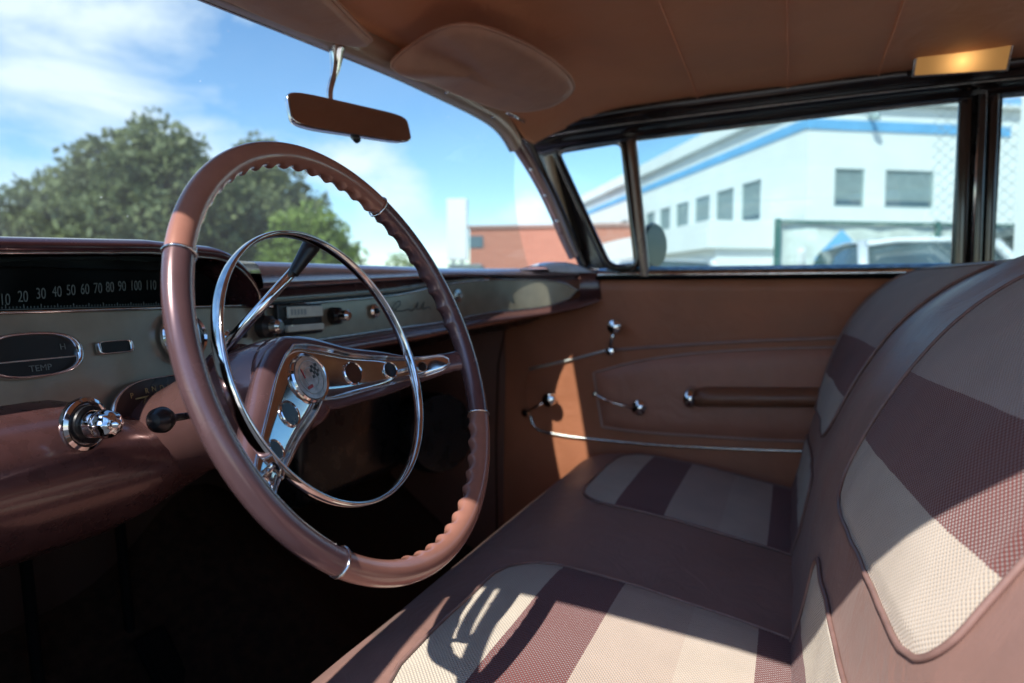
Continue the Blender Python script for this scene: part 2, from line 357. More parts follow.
b = MB(); b.box((-.1, .0, 7.5), (LLEN, .28, 8.1), 0, ML); b.box((-.28, .0, 7.5), (RLEN, .28, 7.62), 0, MR); b.box((0, -16, 7.4), (LLEN, 0, 7.5), 0, ML); b.build('parapet', WALL, bld, False)
b = MB(); b.box((-.1, -16, 0), (LLEN, -15.7, 7.4), 0, ML); b.box((LLEN-.3, -15.7, 0), (LLEN, -.0, 7.4), 0, ML); b.build('rear_wall', WALL2, bld, False)
b = MB(); b.box((1.2, .01, 2.55), (15.4, 3.0, 3.55), 0, ML); b.box((1.4, .01, 0), (9.5, 2.6, 2.55), 0, ML); b.build('entrance_block', WALL, bld, False, .02)
b = MB()
for zz in (3.2,): b.box((.05, .002, zz), (RLEN, .012, zz+.04), 0, MR)
for zz in (3.62,): b.box((.05, .002, zz), (LLEN, .012, zz+.04), 0, ML)
b.build('cornice', WALL2, bld, False)
for xx in (7.2, 11.9): b = MB(); b.box((xx, .002, 0), (xx+.09, .09, 6.5), 0, MR); b.build('downpipe', FRAME, bld, False)
b = MB(); b.box((2.2, .0, 7.0), (2.3, .35, 7.1), 0, MR); b.lathe([(0, 0), (.12, 0), (.15, .1), (.06, .22), (0, .24)], MR @ Matrix.Translation((2.25, .4, 6.85)), 12); b.build('floodlight', FRAME, bld, False)

# ---- brick building, pylon sign
BRICK = bpy.data.materials.new('brick'); BRICK.use_nodes = True; nt = BRICK.node_tree
bt = nt.nodes.new('ShaderNodeTexBrick'); bt.inputs['Color1'].default_value = (.40, .155, .105, 1); bt.inputs['Color2'].default_value = (.34, .125, .085, 1); bt.inputs['Mortar'].default_value = (.38, .26, .2, 1)
bt.inputs['Scale'].default_value = 4; tcn = nt.nodes.new('ShaderNodeTexCoord'); mpp = nt.nodes.new('ShaderNodeMapping'); mpp.inputs['Rotation'].default_value = (radians(90), 0, 0)
nt.links.new(tcn.outputs['Object'], mpp.inputs[0]); nt.links.new(mpp.outputs[0], bt.inputs[0]); nt.links.new(bt.outputs[0], nt.nodes['Principled BSDF'].inputs['Base Color']); nt.nodes['Principled BSDF'].inputs['Roughness'].default_value = .9
def facing(px, dist, turn=0):
    p = out(px, dist); az = YAW-atan2(px-512, F)+turn; al = Vector((sin(az), -cos(az), 0)); nr = Vector((-cos(az), -sin(az), 0)); return p, al, nr
p, al, nr = facing(470, 42, radians(-14)); Mx = fm(Vector((0, 0, 0)), al, nr)
bb = empty('brick_building', 'low red brick building with flat roof beside the white pylon sign', 'building', p)
b = MB(); b.box((0, -9, 0), (13, 0, 4.75), 0, Mx); w_ = b.build('wall', BRICK, bb, False)
b = MB(); b.box((-.1, -9.1, 4.75), (13.1, .12, 4.95), 0, Mx); b.build('roof_edge', mat('roof_coping', (.3, .2, .17), .7, var=.1), bb, False)
b = MB(); b.box((0, .01, 3.6), (.85, .06, 4.3), 0, Mx); b.build('window', PANE, bb, False)
b = MB(); b.box((.2, .01, 1.2), (.9, .06, 2.5), 0, Mx); b.build('window', PANE, bb, False)
bb.location = p
p, al, nr = facing(458, 36, radians(-8)); Mx = fm(Vector((0, 0, 0)), al, nr)
sg = empty('pylon_sign', 'tall blank white pylon sign in front of the brick building', 'sign', p)
b = MB(); b.box((-.52, -.25, 2.6), (.52, .25, 5.75), 0, Mx); b.build('panel', WALL, sg, False, .03)
b = MB(); b.box((-.3, -.1, 0), (-.15, .1, 2.6), 0, Mx); b.box((.15, -.1, 0), (.3, .1, 2.6), 0, Mx); b.build('post', WALL2, sg, False)
p, al, nr = facing(469, 33, 0); Mx = fm(Vector((0, 0, 0)), al, nr)
kb = empty('kiosk', 'small pale kiosk with a dark window at the foot of the pylon sign', 'kiosk', p)
b = MB(); b.box((-.9, -1.5, 0), (.5, 0, 2.15), 0, Mx); b.build('wall', CREAM, kb, False)
b = MB(); b.box((-1, -1.6, 2.15), (.6, .1, 2.3), 0, Mx); b.build('roof', BLIND, kb, False)
b = MB(); b.box((-.5, .01, 1.3), (.2, .04, 1.95), 0, Mx); b.build('window', PANE, kb, False)

# ---- fence with green posts and a blue diamond sign, grey shed, chain-link fence
GREENP = mat('green_fence_paint', (.07, .17, .15), .6, var=.1)
def meshmat(name, col, s, w):
    m = bpy.data.materials.new(name); m.use_nodes = True; nt = m.node_tree; N = nt.nodes; pb = N['Principled BSDF']; pb.inputs['Base Color'].default_value = (*col, 1); pb.inputs['Roughness'].default_value = .8
    return m
SCREEN = mat('pale_fence_screen', (.64, .68, .63), .9, var=.25, vscale=3, detail=8)
def fence(name, label, a, b_, h, post_m, infill, group=None, gap=2.4):
    e = empty(name, label, 'fence', a); d = (b_-a); L = d.length; d.normalize(); n = Vector((-d.y, d.x, 0)); M = fm(Vector((0, 0, 0)), d, n)
    for i in range(0 if infill is screen else 1, max(2, int(L/gap)+1)):
        m_ = MB(); m_.box((i*gap-.03, -.03, 0), (i*gap+.03, .03, h+.05), 0, M); m_.build('post', post_m, e, False)
    for z_ in (h, .1): m_ = MB(); m_.box((0, -.02, z_), (L, .02, z_+.03), 0, M); m_.build('rail', post_m, e, False)
    infill(e, M, L, h); return e
def screen(e, M, L, h):
    m_ = MB(); R = []
    for i in range(int(L/.15)+1):
        x = i*.15; R.append([M @ Vector((x, .035+.012*sin(x*9)+.01*noise.noise(Vector((x*3, z, 0))), z)) for z in (.12, .6, 1.0, 1.4, h)])
    m_.grid(R); m_.build('screen', SCREEN, e)
a = out(775, 9.8)
fence('screened_fence', 'green post fence hung with pale screening below the office windows', a, a+RD*6.4, 1.98, GREENP, screen)
a2 = out(690, 17)
# diamond emblem sign on the fence
p, al, nr = facing(839, 9.2, radians(-6)); Mx = fm(Vector((0, 0, 0)), al, nr)
ds = empty('diamond_sign', 'blue and white diamond emblem sign hung on the pale screened fence', 'sign', p)
def rhomb(b, cx, cz, w, h, y0, y1, mi=0):
    pts = [(cx-w, cz), (cx, cz-h), (cx+w, cz), (cx, cz+h)]
    b.add([Mx @ Vector((x, y, z)) for y in (y1, y0) for x, z in pts], [(0, 1, 2, 3), (7, 6, 5, 4), (0, 4, 5, 1), (1, 5, 6, 2), (2, 6, 7, 3), (3, 7, 4, 0)])
b = MB(); rhomb(b, 0, 1.47, .30, .34, 0, .03); b.build('panel', BLUE, ds, False)
b = MB(); rhomb(b, 0, 1.47, .15, .18, .033, .04); b.build('inner_diamond', WALL, ds, False)
b = MB(); rhomb(b, 0, 1.47, .07, .09, .043, .05); b.build('emblem', BLUE, ds, False)
b = MB(); b.box((-.02, -.04, 0), (.02, -.005, 1.6), 0, Mx); b.build('post', GREENP, ds, False)
# shed at the right
p, al, nr = facing(985, 11, radians(20)); Mx = fm(Vector((0, 0, 0)), al, nr)
sh = empty('shed', 'dark teal shed with sloping grey roof behind the chain link fence', 'shed', p)
TEAL = mat('teal_sheet_metal', (.045, .085, .10), .5, var=.15, vscale=4)
b = MB(); b.box((-.3, -3, 0), (1.6, 0, 1.62), 0, Mx); b.build('wall', TEAL, sh, False)
b = MB(); b.add([Mx @ Vector(q) for q in ((-.6, .25, 1.60), (1.7, .25, 2.12), (1.7, -3.2, 2.12), (-.6, -3.2, 1.60), (-.6, .25, 1.68), (1.7, .25, 2.2), (1.7, -3.2, 2.2), (-.6, -3.2, 1.68))], [(0, 3, 2, 1), (4, 5, 6, 7), (0, 1, 5, 4), (1, 2, 6, 5), (2, 3, 7, 6), (3, 0, 4, 7)]); b.add([Mx @ Vector(q) for q in ((-.3, 0, 1.62), (1.6, 0, 1.62), (1.6, 0, 2.1))], [(0, 1, 2)]); b.build('roof', mat('shed_roof_felt', (.09, .11, .11), .8, var=.2), sh, False)
# chain link fence, a few metres from the car
WIRE = mat('galvanised_wire', (.40, .44, .43), .5, .5, var=.1, vscale=30)
def links(e, M, L, h):
    m_ = MB(); s = .055; k = h-.14
    n = int((L+k)/s)
    for i in range(n):
        x0 = i*s-k
        for sg_ in (1, -1):
            q = [(x0+t, .1+t) if sg_ > 0 else (x0+t, .1+k-t) for t in (0, k)]
            (xa, za), (xb, zb) = q
            if xa < 0: f = -xa/(xb-xa); xa, za = 0, za+(zb-za)*f
            if xb > L: f = (L-xa)/(xb-xa); xb, zb = L, za+(zb-za)*f
            if xb-xa < .02: continue
            m_.tube([M @ Vector((xa, .03*0+sg_*.002, za)), M @ Vector((xb, sg_*.002, zb))], .0012, 4)
    m_.build('wire_mesh', WIRE, e, False)
a = out(925, 4.0)
fence('chain_link_fence', 'galvanised chain link fence close behind the rear quarter window', a, a+(out(1240, 3.8)-a), 2.5, WALL, links, gap=(out(1022, 3.97)-a).length)

# ---- trees
def leafmat(name, c1, c2):
    m = bpy.data.materials.new(name); m.use_nodes = True; nt = m.node_tree; N = nt.nodes; pb = N['Principled BSDF']; pb.inputs['Roughness'].default_value = .65
    g_ = N.new('ShaderNodeTexCoord'); n = N.new('ShaderNodeTexNoise'); n.inputs['Scale'].default_value = .9; n.inputs['Detail'].default_value = 6; N_ = nt.links.new; N_(g_.outputs['Object'], n.inputs[0])
    r = N.new('ShaderNodeValToRGB'); r.color_ramp.elements[0].color = (*c1, 1); r.color_ramp.elements[1].color = (*c2, 1); r.color_ramp.elements[0].position = .35; r.color_ramp.elements[1].position = .65
    N_(n.outputs[0], r.inputs[0]); N_(r.outputs[0], pb.inputs['Base Color'])
    t = N.new('ShaderNodeBsdfTranslucent'); N_(r.outputs[0], t.inputs[0]); ms = N.new('ShaderNodeMixShader'); ms.inputs[0].default_value = .3
    N_(pb.outputs[0], ms.inputs[1]); N_(t.outputs[0], ms.inputs[2]); N_(ms.outputs[0], N['Material Output'].inputs[0]); return m
LEAF_D = leafmat('pine_needles', (.095, .13, .055), (.18, .22, .09))
LEAF_L = leafmat('bright_leaves', (.12, .19, .04), (.21, .30, .06))
BARK = mat('bark', (.10, .07, .05), .9, var=.3, vscale=8)
def tree(name, label, base, clumps, trunk_h, m, leaf=.16, per=420, group=None):
    rnd = random.Random(len(label)+int(base.x*10)); e = empty(name, label, 'tree', base, group)
    v = []; f = []
    for (cx, cy, cz, r) in clumps:
        for _ in range(int(per*r*r)):
            while True:
                d = Vector((rnd.uniform(-1, 1), rnd.uniform(-1, 1), rnd.uniform(-1, 1)))
                if .02 < d.length < 1: break
            d = d.normalized()*(d.length**.45); wob = .80+.58*noise.noise(d*2.3+Vector((cx, cy, cz)))
            c = Vector((cx, cy, cz))+Vector((d.x, d.y, d.z*.8))*r*wob*1.08
            a = Vector((rnd.gauss(0, 1), rnd.gauss(0, 1), rnd.gauss(0, 1))).normalized(); b_ = a.cross(Vector((rnd.gauss(0, 1), rnd.gauss(0, 1), rnd.gauss(0, 1)))).normalized()
            s = leaf*rnd.uniform(.6, 1.4); o_ = len(v)
            v += [c-a*s, c+b_*s*.5, c+a*s, c-b_*s*.5]; f.append((o_, o_+1, o_+2, o_+3))
    mesh('crown', v, f, m, e, False)
    b = MB(); b.tube(catmull([(0, 0, 0), (.1, .05, trunk_h*.5), (0, 0, trunk_h)], 6), [.32-.02*i for i in range(13)], 8)
    for (cx, cy, cz, r) in clumps[::2]:
        z0 = min(trunk_h*.9, cz*.6); b.tube([Vector((0, 0, z0)), Vector((cx*.5, cy*.5, (z0+cz)*.52)), Vector((cx, cy, cz))], [.12, .08, .03], 6)
    b.build('trunk', BARK, e); return e
def crown(px0, dist, spec, sq=1):
    """clumps given as (photo column, height in metres, radius, depth shift) around the trunk's column"""
    base = out(px0, dist); az = YAW-atan2(px0-512, F); res = []; spec = [(px, 1.3+(z-1.3)*sq, r*(.6+.4*sq), dd) for px, z, r, dd in spec]
    for (px, z, r, dd) in spec:
        q = out(px, (dist+dd)/cos(YAW-atan2(px-512, F)-az)); res.append((q.x-base.x, q.y-base.y, z, r))
    return base, res
D1 = 30
base, cl = crown(150, D1, [(165, 7.9, 1.6, 0), (150, 6.9, 1.9, -1), (185, 6.9, 1.8, 1), (115, 6.7, 1.5, 0), (130, 5.6, 2.2, -1), (185, 5.6, 2.2, -1), (215, 5.6, 1.7, 0), (80, 5.5, 1.7, 1), (50, 4.6, 1.7, 0), (90, 4.2, 2.1, -1), (20, 3.7, 1.6, 0), (140, 3.9, 2.5, -2), (195, 4.0, 2.4, -1), (55, 3.0, 2.1, 0), (0, 2.7, 1.5, 0), (240, 4.4, 1.6, 0), (-20, 2.2, 1.5, 0), (110, 2.4, 2.2, -1), (170, 2.4, 2.2, -1), (225, 2.6, 2.0, 0), (235, 5.2, 1.7, 1), (255, 4.6, 1.9, 1), (235, 6.2, 1.0, 1)], .80)
tree('pine_tree', 'broad dark pine tree with the tallest crown, left through the windshield', base, cl, 6.5, LEAF_D, .17, 330)
base, cl = crown(265, 34, [(262, 7.7, 1.1, 0), (262, 6.8, 1.5, 0), (250, 5.9, 1.8, 0), (285, 5.8, 1.7, 0), (240, 5.0, 1.8, -1), (300, 4.9, 1.6, 0), (270, 4.3, 2.2, -1), (310, 3.8, 1.7, 0), (245, 3.2, 2.2, 0), (290, 2.9, 2.2, 0), (330, 2.6, 1.6, 0), (225, 5.4, 1.5, 0)], .93)
tree('pine_tree', 'narrower dark pine with pointed top, seen through the upper steering wheel', base, cl, 6.5, LEAF_D, .17, 330)
base, cl = crown(320, 27, [(316, 3.5, 1.1, 0), (300, 3.1, 1.2, 0), (330, 3.0, 1.0, 0), (345, 2.2, .9, 0), (315, 2.4, 1.4, 0), (290, 2.2, 1.3, 0)])
tree('leafy_tree', 'low bright green leafy tree to the right of the pines', base, cl, 2.4, LEAF_L, .12, 420)
base, cl = crown(402, 45, [(400, 2.6, 1.1, 0), (410, 2.0, 1.0, 0), (392, 1.8, .9, 0)])
tree('shrub', 'small far off green shrub left of the pylon sign', base, cl, 1.2, LEAF_L, .12, 300)
# unseen trees added behind and beside the viewer, for the reflections and the light
for i, (x, y, s) in enumerate(((-14, -9, 3.0), (-16, 4, 2.6), (-10, 14, 2.8))):
    cl = [(random.uniform(-1, 1)*s, random.uniform(-1, 1)*s, 3+random.uniform(-1, 1.6)*s*.6, s*.6) for _ in range(6)]
    tree('leafy_tree', ['leafy tree standing behind the car on the driver side', 'leafy tree beside the open driver door', 'leafy tree ahead of the car on the driver side'][i], Vector((x, y, 0)), cl, 3, LEAF_D, .22, 90)

# ---- parked cars
CARW = mat('white_car_paint', (.75, .77, .78), .25, coat=.6, var=.04, vscale=3)
CARG = mat('car_glass', (.07, .10, .11), .06, spec=.8, var=.2, vscale=3)
def parked(label, loc, rot, W=1.75, L=4.2, H=1.48, group='cars parked outside'):
    e = empty('parked_car', label, 'car', loc, group); e.rotation_euler.z = rot
    sec = [(-.5, .45, .62), (-.49, .80, .80), (-.30, .92, .86), (-.17, .97, .86)]
    st = [(-.5, .30, .55, .80), (-.47, .22, .82, .92), (-.25, .20, .94, 1), (-.2, .2, .96, 1), (.3, .2, .97, 1), (.46, .22, .95, .95), (.5, .32, .80, .85)]
    R = []
    for (x, zl, zt, wf) in st:
        w = W/2*wf; R.append([Vector((x*L, -w, zl)), Vector((x*L, -w*1.02, (zl+zt)/2)), Vector((x*L, -w*.95, zt)), Vector((x*L, 0, zt+.05)), Vector((x*L, w*.95, zt)), Vector((x*L, w*1.02, (zl+zt)/2)), Vector((x*L, w, zl))])
    grid('body', R, CARW, e, cc=True, caps=True)
    gh = [(-.27, .97, .80), (-.10, H-.05, .64), (.02, H, .66), (.28, H-.02, .64), (.44, .99, .76)]
    R = [[Vector((x*L, -W/2*w*1.12, .96)), Vector((x*L, -W/2*w, z-.03)), Vector((x*L, 0, z+.02)), Vector((x*L, W/2*w, z-.03)), Vector((x*L, W/2*w*1.12, .96))] for x, z, w in gh]
    grid('windows', R, CARG, e, caps=False)
    R = [[Vector((x*L, yy*W/2*w, z+(.015 if abs(yy) < .9 else -.02)+.012)) for yy in (-1.02, -.6, 0, .6, 1.02)] for x, z, w in gh[1:4]]
    grid('roof', R, CARW, e)
    tube('roof_edge', [Vector((-.10*L, yy*W/2*.64, H-.02+(0 if abs(yy) < .9 else -.03))) for yy in (-1.05, -.9, -.5, 0, .5, .9, 1.05)], .028, CARW, e, 8)
    b = MB()
    for s in (-1, 1):
        for (xa, za, xb, zb) in ((-.27, .97, -.10, H-.05), (.28, H-.02, .44, .99)): b.tube([Vector((xa*L, s*W/2*.86, za)), Vector((xb*L, s*W/2*.66, zb))], .05, 6)
    b.build('pillars', CARW, e)
    for s in (-1, 1):
        for x in (-.32, .31):
            wq = lathe('wheel', [(0, -.1), (.2, -.1), (.31, -.08), (.32, 0), (.31, .08), (.2, .1), (0, .1)], RUBBER, e, axisM((x*L, s*W/2*.9, .32), (0, 1, 0)))
            lathe('rim', [(0, -.11), (.18, -.11), (.2, -.1), (.2, .1), (.18, .11), (0, .11)], CHROME_SATIN, wq, axisM((x*L, s*W/2*.9, .32), (0, 1, 0)), 16)
        lathe('headlight', [(0, 0), (.1, 0), (.09, .05), (0, .08)], CHROME, e, axisM((-.485*L, s*W*.33, .68), (-1, 0, 0)), 14)
    b = MB(); b.box((-.515*L, -.26, .42), (-.505*L, .26, .53)); b.build('number_plate', WALL, e, False)
    return e
q = out(908, 7.6); parked('white hatchback parked before the pale screened fence', q, radians(14), 1.7, 3.6, 1.56)
q = out(632, 13); parked('white car parked under the office, seen through the vent window', q, radians(-60), 1.75, 4.3, 1.62)

# =================================================================== CAR SHELL
car = empty('car', 'vintage hardtop car body with rust brown headliner, dusty windshield and dark window garnish', 'car', (0, 0, 0))
def hdr_y(x): return .612-.012*((x-.05)/.6)**2
def hdr_z(x): return smooth([(-.75, 1.36), (-.55, 1.40), (-.30, 1.4215), (-.1, 1.437), (.08, 1.449), (.2, 1.453), (.335, 1.456), (.42, 1.455), (.465, 1.452), (.50, 1.446), (.53, 1.436), (.565, 1.418), (.60, 1.40)], x)
def hl_z(x, y):   # headliner
    z = 1.512+.035*(1-min(1, abs((x-.0)/.72))**2.4)+.01*min(1, max(-1, -y/.5))
    f = max(0, (y-.34)/.28); return z-(z-hdr_z(x)-.035)*min(1, f)**1.8
seams = [at(690, 80, Z=1.52).y, at(787, 60, Z=1.52).y, at(893, 40, Z=1.52).y]
R = []
ys = [ .62-i*.02 for i in range(100)]
for y in ys:
    row = []
    for i in range(49):
        x = -.72+i*1.38/48
        yy = y
        if y > .59: yy = hdr_y(x)-.012
        z = hl_z(x, yy)
        dmin = min(abs(yy-s) for s in seams+[seams[0]+.235, seams[2]-.24, seams[2]-.48])
        z -= .0035*math.exp(-(dmin/.010)**2)
        z += .004*noise.noise(Vector((x*4, yy*5, 0)))+.0018*noise.noise(Vector((x*14, yy*9, 3)))
        row.append(Vector((x, yy, z)))
    R.append(row)
hl = grid('headliner', R, HEAD, car)
for s in seams:
    tube('headliner_seam', [Vector((x, s, hl_z(x, s)-.0045+.004*noise.noise(Vector((x*4, s*5, 0))))) for x in [-.70+i*.03 for i in range(46)]], .0016, HEAD, hl, 6)
# outer roof
R = [[Vector((x, y, 1.60-.05*abs(x/.8)**3-(.07*max(0, (y-.3)/.38)**2))) for x in [-.8+i*.1 for i in range(17)]] for y in [.66-i*.1 for i in range(24)]]
R[0] = [Vector((x, .605, 1.50)) for x in [-.8+i*.1 for i in range(17)]]
R.insert(0, [Vector((x, hdr_y(x)+.014, hdr_z(min(x, .5))+.012)) for x in [-.8+i*.1 for i in range(17)]])
grid('roof_panel', R, ROSE_DARK, car)
# driver side rail (above the open door) and passenger side rail
def railrows(pts_in, pts_out):
    return None
def A_(y): return smooth([(-1.6, 1.50), (-.38, 1.512), (.3, 1.497), (.564, 1.482), (.64, 1.465)], y)
def B_(y): return smooth([(-1.6, 1.46), (-.9, 1.477), (-.3, 1.481), (.366, 1.457), (.552, 1.448), (.64, 1.438)], y)
R = []
for i in range(59):
    y = .612-i*.038; a_, b_ = A_(y), B_(y)
    R.append([Vector((.645, y, a_+.02)), Vector((.642, y, a_+.004)), Vector((.652, y, a_-.006)), Vector((.668, y, a_-.010)), Vector((.676, y, a_-.020)), Vector((.700, y, b_+.012)), Vector((.712, y, b_+.010)), Vector((.716, y, b_+.002)), Vector((.724, y, b_)), Vector((.745, y, b_+.004)), Vector((.76, y, b_+.02)), Vector((.79, y, a_+.03))])
rail = grid('roof_rail', R, DARKTRIM, car)
R2 = [[Vector((.720, .60-i*.038, B_(.60-i*.038)-.001)), Vector((.728, .60-i*.038, B_(.60-i*.038)-.006)), Vector((.738, .60-i*.038, B_(.60-i*.038)-.006)), Vector((.744, .60-i*.038, B_(.60-i*.038)+.001))] for i in range(57)]
grid('window_channel', R2, CHROME_SATIN, car)
tube('rail_bead', [Vector((.671, .6-i*.05, A_(.6-i*.05)-.0155)) for i in range(40)], .0016, CHROME_SATIN, car, 6)
R = []
for i in range(59):
    y = .615-i*.038
    R.append([Vector((-.70, y, 1.535)), Vector((-.715, y, 1.50)), Vector((-.75, y, 1.465)), Vector((-.795, y, 1.436)), Vector((-.815, y, 1.450)), Vector((-.80, y, 1.55))])
grid('roof_rail', R, DARKTRIM, car)
# windshield header garnish
def hdr_path(dz=0, dy=0, x0=-.74, x1=.567, n=80): return [Vector((x0+(x1-x0)*i/n, hdr_y(x0+(x1-x0)*i/n)+dy, hdr_z(x0+(x1-x0)*i/n)+dz)) for i in range(n+1)]
R = [[p+Vector((0, .010, .000)), p+Vector((0, -.002, -.003)), p+Vector((0, -.012, .001)), p+Vector((0, -.018, .010)), p+Vector((0, -.021, .024)), p+Vector((0, -.01, .045))] for p in hdr_path()]
grid('windshield_header', R, mat('header_garnish_paint', (.55, .44, .34), .3, .2, coat=.5, var=.15, vscale=8), car)
tube('header_chrome', hdr_path(.000, .006), .0035, CHROME_SATIN, car, 8)
for x in (-.52, -.29, .22, .42): lathe('screw', [(0, 0), (.0042, 0), (.003, .0022), (0, .003)], CHROME, car, axisM((x, hdr_y(x)-.018, hdr_z(x)+.004), (0, -.8, -.6)), 12)
# passenger front pillar: windshield side garnish, black gap, cream weatherstrip
def pil(pts): return catmull(pts, 6)
pa = pil([at(505, 131, X=.52), at(517, 149, X=.58), at(529, 167, X=.615), at(541, 188, X=.64), at(553, 213, X=.664), at(563, 237, X=.686), at(573, 258, X=.706)])
def strip3(path, w0, w1, d, m, name, par):
    R = []
    for i, p in enumerate(path):
        t = (path[min(i+1, len(path)-1)]-path[max(i-1, 0)]).normalized(); sd = Vector((.25, -.97, 0)); sd = (sd-t*sd.dot(t)).normalized(); nn = sd.cross(t)
        if nn.x > 0: nn = -nn
        R.append([p-nn*d+sd*w0, p+sd*w0, p+nn*d*.8+sd*(w0*.6+w1*.4), p+nn*d*.8+sd*(w0*.35+w1*.65), p+sd*w1, p-nn*d+sd*w1])
    return grid(name, R, m, par)
post = strip3(pa, -.010, .016, .010, mat('pillar_rose_paint', (.30, .20, .19), .3, .3, coat=.5, var=.1), 'windshield_pillar', car)
for k in (5, 13, 20, 26): 
    p = pa[k]; lathe('screw', [(0, 0), (.0045, 0), (.003, .002), (0, .003)], CHROME, post, axisM(p+Vector((-.0095, -.004, 0)), (-.95, -.3, 0)), 12)
pb = pil([at(524, 137, X=.64), at(533, 155, X=.66), at(541, 172, X=.675), at(552, 195, X=.69), at(564, 222, X=.705), at(576, 250, X=.72), at(583, 266, X=.728)])
strip3(pb, -.010, .012, .006, DARKTRIM, 'pillar_gap', car)
pc = pil([at(548, 156, X=.722), at(553, 178, X=.723), at(560, 204, X=.724), at(567, 228, X=.725), at(574, 250, X=.726)])
strip3(pc, -.010, .012, .004, CREAM, 'weatherstrip', car)
pd = [p+Vector((.03, .01, 0)) for p in pa]
# chrome cap at the pillar foot, on the end of the dash
b = MB(); Rr = []
for i in range(14):
    t = i/13; x = .615+.115*t; y = .560-.085*t; h = .021*sin(pi*min(1, .12+t*.9))**.7+.004
    Rr.append([Vector((x, y-.030, 1.140)), Vector((x, y-.026, 1.140+h*.6)), Vector((x, y-.010, 1.140+h)), Vector((x, y+.02, 1.140+h)), Vector((x, y+.05, 1.140+h*.5))])
b.grid(Rr); b.build('pillar_foot_cap', mat('cap_chrome_sky_tint', (.80, .84, .9), .3, .35, var=.15, vscale=40), car)  # pale blue-grey base imitates sky reflected in the chrome
# driver side pillar (outside the picture, throws shadows)
tube('windshield_pillar', [Vector((-.74, .60, 1.45)), Vector((-.79, .54, 1.30)), Vector((-.83, .485, 1.12))], .030, DARKTRIM, car, 10)
# windshield glass, wrapping round
def base_pt(x): return Vector((x*(1.20 if x > 0 else 1.06), .98-.48*abs((x-.0)/.64)**3.2, 1.128))
R = []
for j in range(13):
    t = j/12; row = []
    for i in range(61):
        x = -.74+1.33*i/60; a_ = Vector((x, hdr_y(x)+.006, hdr_z(x)+.006)); c_ = base_pt(x); c_.y = max(c_.y, .50)
        p = a_.lerp(c_, t)+Vector((0, .05, .03))*sin(pi*t)*(1-abs(x/.74)**2); row.append(p)
    R.append(row)
grid('windshield', R, WSGLASS, car)
# floor, firewall, kick panel, tunnel, rear
R = []
for i in range(30):
    y = 1.12-i*.09; row = []
    for j in range(41):
        x = -.80+j*.04; z = .34+.13*math.exp(-((x-.05)/.15)**2)+max(0, (y-.72))*.75
        row.append(Vector((x, y, z+.004*noise.noise(Vector((x*9, y*9, 0))))))
    R.append(row)
grid('floor_carpet', R, CARPET, car)
FIRE = mat('firewall_felt', (.030, .013, .008), .7, var=.2, vscale=8)
grid('firewall', [[Vector((x, 1.06-.1*max(0, abs(x)-.5), z)) for z in (.3, .5, .7, .9, 1.09, 1.128)] for x in [-.86+i*.09 for i in range(20)]], FIRE, car)
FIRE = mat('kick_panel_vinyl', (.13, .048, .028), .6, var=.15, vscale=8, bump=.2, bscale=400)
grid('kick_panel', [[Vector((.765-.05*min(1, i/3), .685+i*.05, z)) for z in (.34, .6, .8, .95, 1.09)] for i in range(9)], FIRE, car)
grid('kick_panel', [[Vector((-.84, .47+i*.1, z)) for z in (.30, .6, .8, 1.125)] for i in range(7)], CARPET, car)  # unseen driver side panel, extended back to keep sun off the floor
grid('cowl_top', [[Vector((x, y, 1.122-.03*max(0, y-.9))) for y in ((.70 if x < .45 else .62), .9, 1.12)] for x in [-.86+i*.1 for i in range(17)]]+[[Vector((.80, y, 1.12)) for y in (.55, .9, 1.12)]], BLACK, car)  # hidden cowl added to stop sun leaking onto the floor
b = MB(); b.box((.75, -2.0, .3), (.86, -.52, 1.13)); b.box((-.9, -2.0, .3), (-.80, -.75, 1.13)); b.box((-.86, -2.1, .3), (.86, -2.0, 1.13)); b.build('rear_side_panel', RUST, car, False)
b = MB(); b.box((-.9, -1.62, 1.05), (.86, -1.5, 1.15)); b.build('parcel_shelf', RUST, car, False, .02)
for s in (-.8, .72): 
    b = MB(); b.add([(s, -1.15, 1.50), (s+.06, -1.15, 1.50), (s+.06, -1.62, 1.50), (s, -1.62, 1.50), (s, -1.38, 1.13), (s+.06, -1.38, 1.13), (s+.06, -1.75, 1.13), (s, -1.75, 1.13)], [(0, 1, 2, 3), (7, 6, 5, 4), (0, 4, 5, 1), (1, 5, 6, 2), (2, 6, 7, 3), (3, 7, 4, 0)]); b.build('rear_pillar', RUST, car, False)
b = MB()
Rb = []
for z, y in ((.45, -1.15), (.62, -1.1), (.66, -1.2), (.68, -1.4), (.80, -1.47), (1.05, -1.55), (1.1, -1.6), (.5, -1.62)): Rb.append([Vector((x, y, z)) for x in (-.72, -.3, 0, .3, .70)])
b.grid(Rb); b.build('rear_seat', VINYL, car)
# centre post between door glass and quarter glass
def post_sec(y0, y1, x, ztop, zbot, m, name, r=.006):
    b = MB(); 
    R = []
    for z in [zbot+(ztop-zbot)*i/8 for i in range(9)]:
        lean = .004*(z-zbot)/.3
        q = [(x+.014, y0), (x+.003, y0+.0), (x, y0-r*.7), (x, y1+r*.7), (x+.003, y1), (x+.014, y1)]
        R.append([Vector((a_, c_+lean, z)) for a_, c_ in q])
    b.grid(R); return b.build(name, m, car)
b = MB(); b.box((.736, -.376, 1.05), (.746, -.302, 1.49)); b.build('centre_post', BLACK, car, False)
post_sec(-.306, -.330, .722, 1.50, 1.05, DARKTRIM, 'centre_post')
post_sec(-.336, -.352, .712, 1.50, 1.05, DARKTRIM, 'centre_post')
post_sec(-.356, -.374, .722, 1.50, 1.05, DARKTRIM, 'centre_post')
tube('post_bead', [Vector((.716, -.333, 1.49)), Vector((.716, -.333, 1.12))], .0028, CHROME_SATIN, car, 8)
boxo('quarter_glass', (.742, -1.3, 1.13), (.745, -.372, 1.475), SIDEGLASS, car, 0)

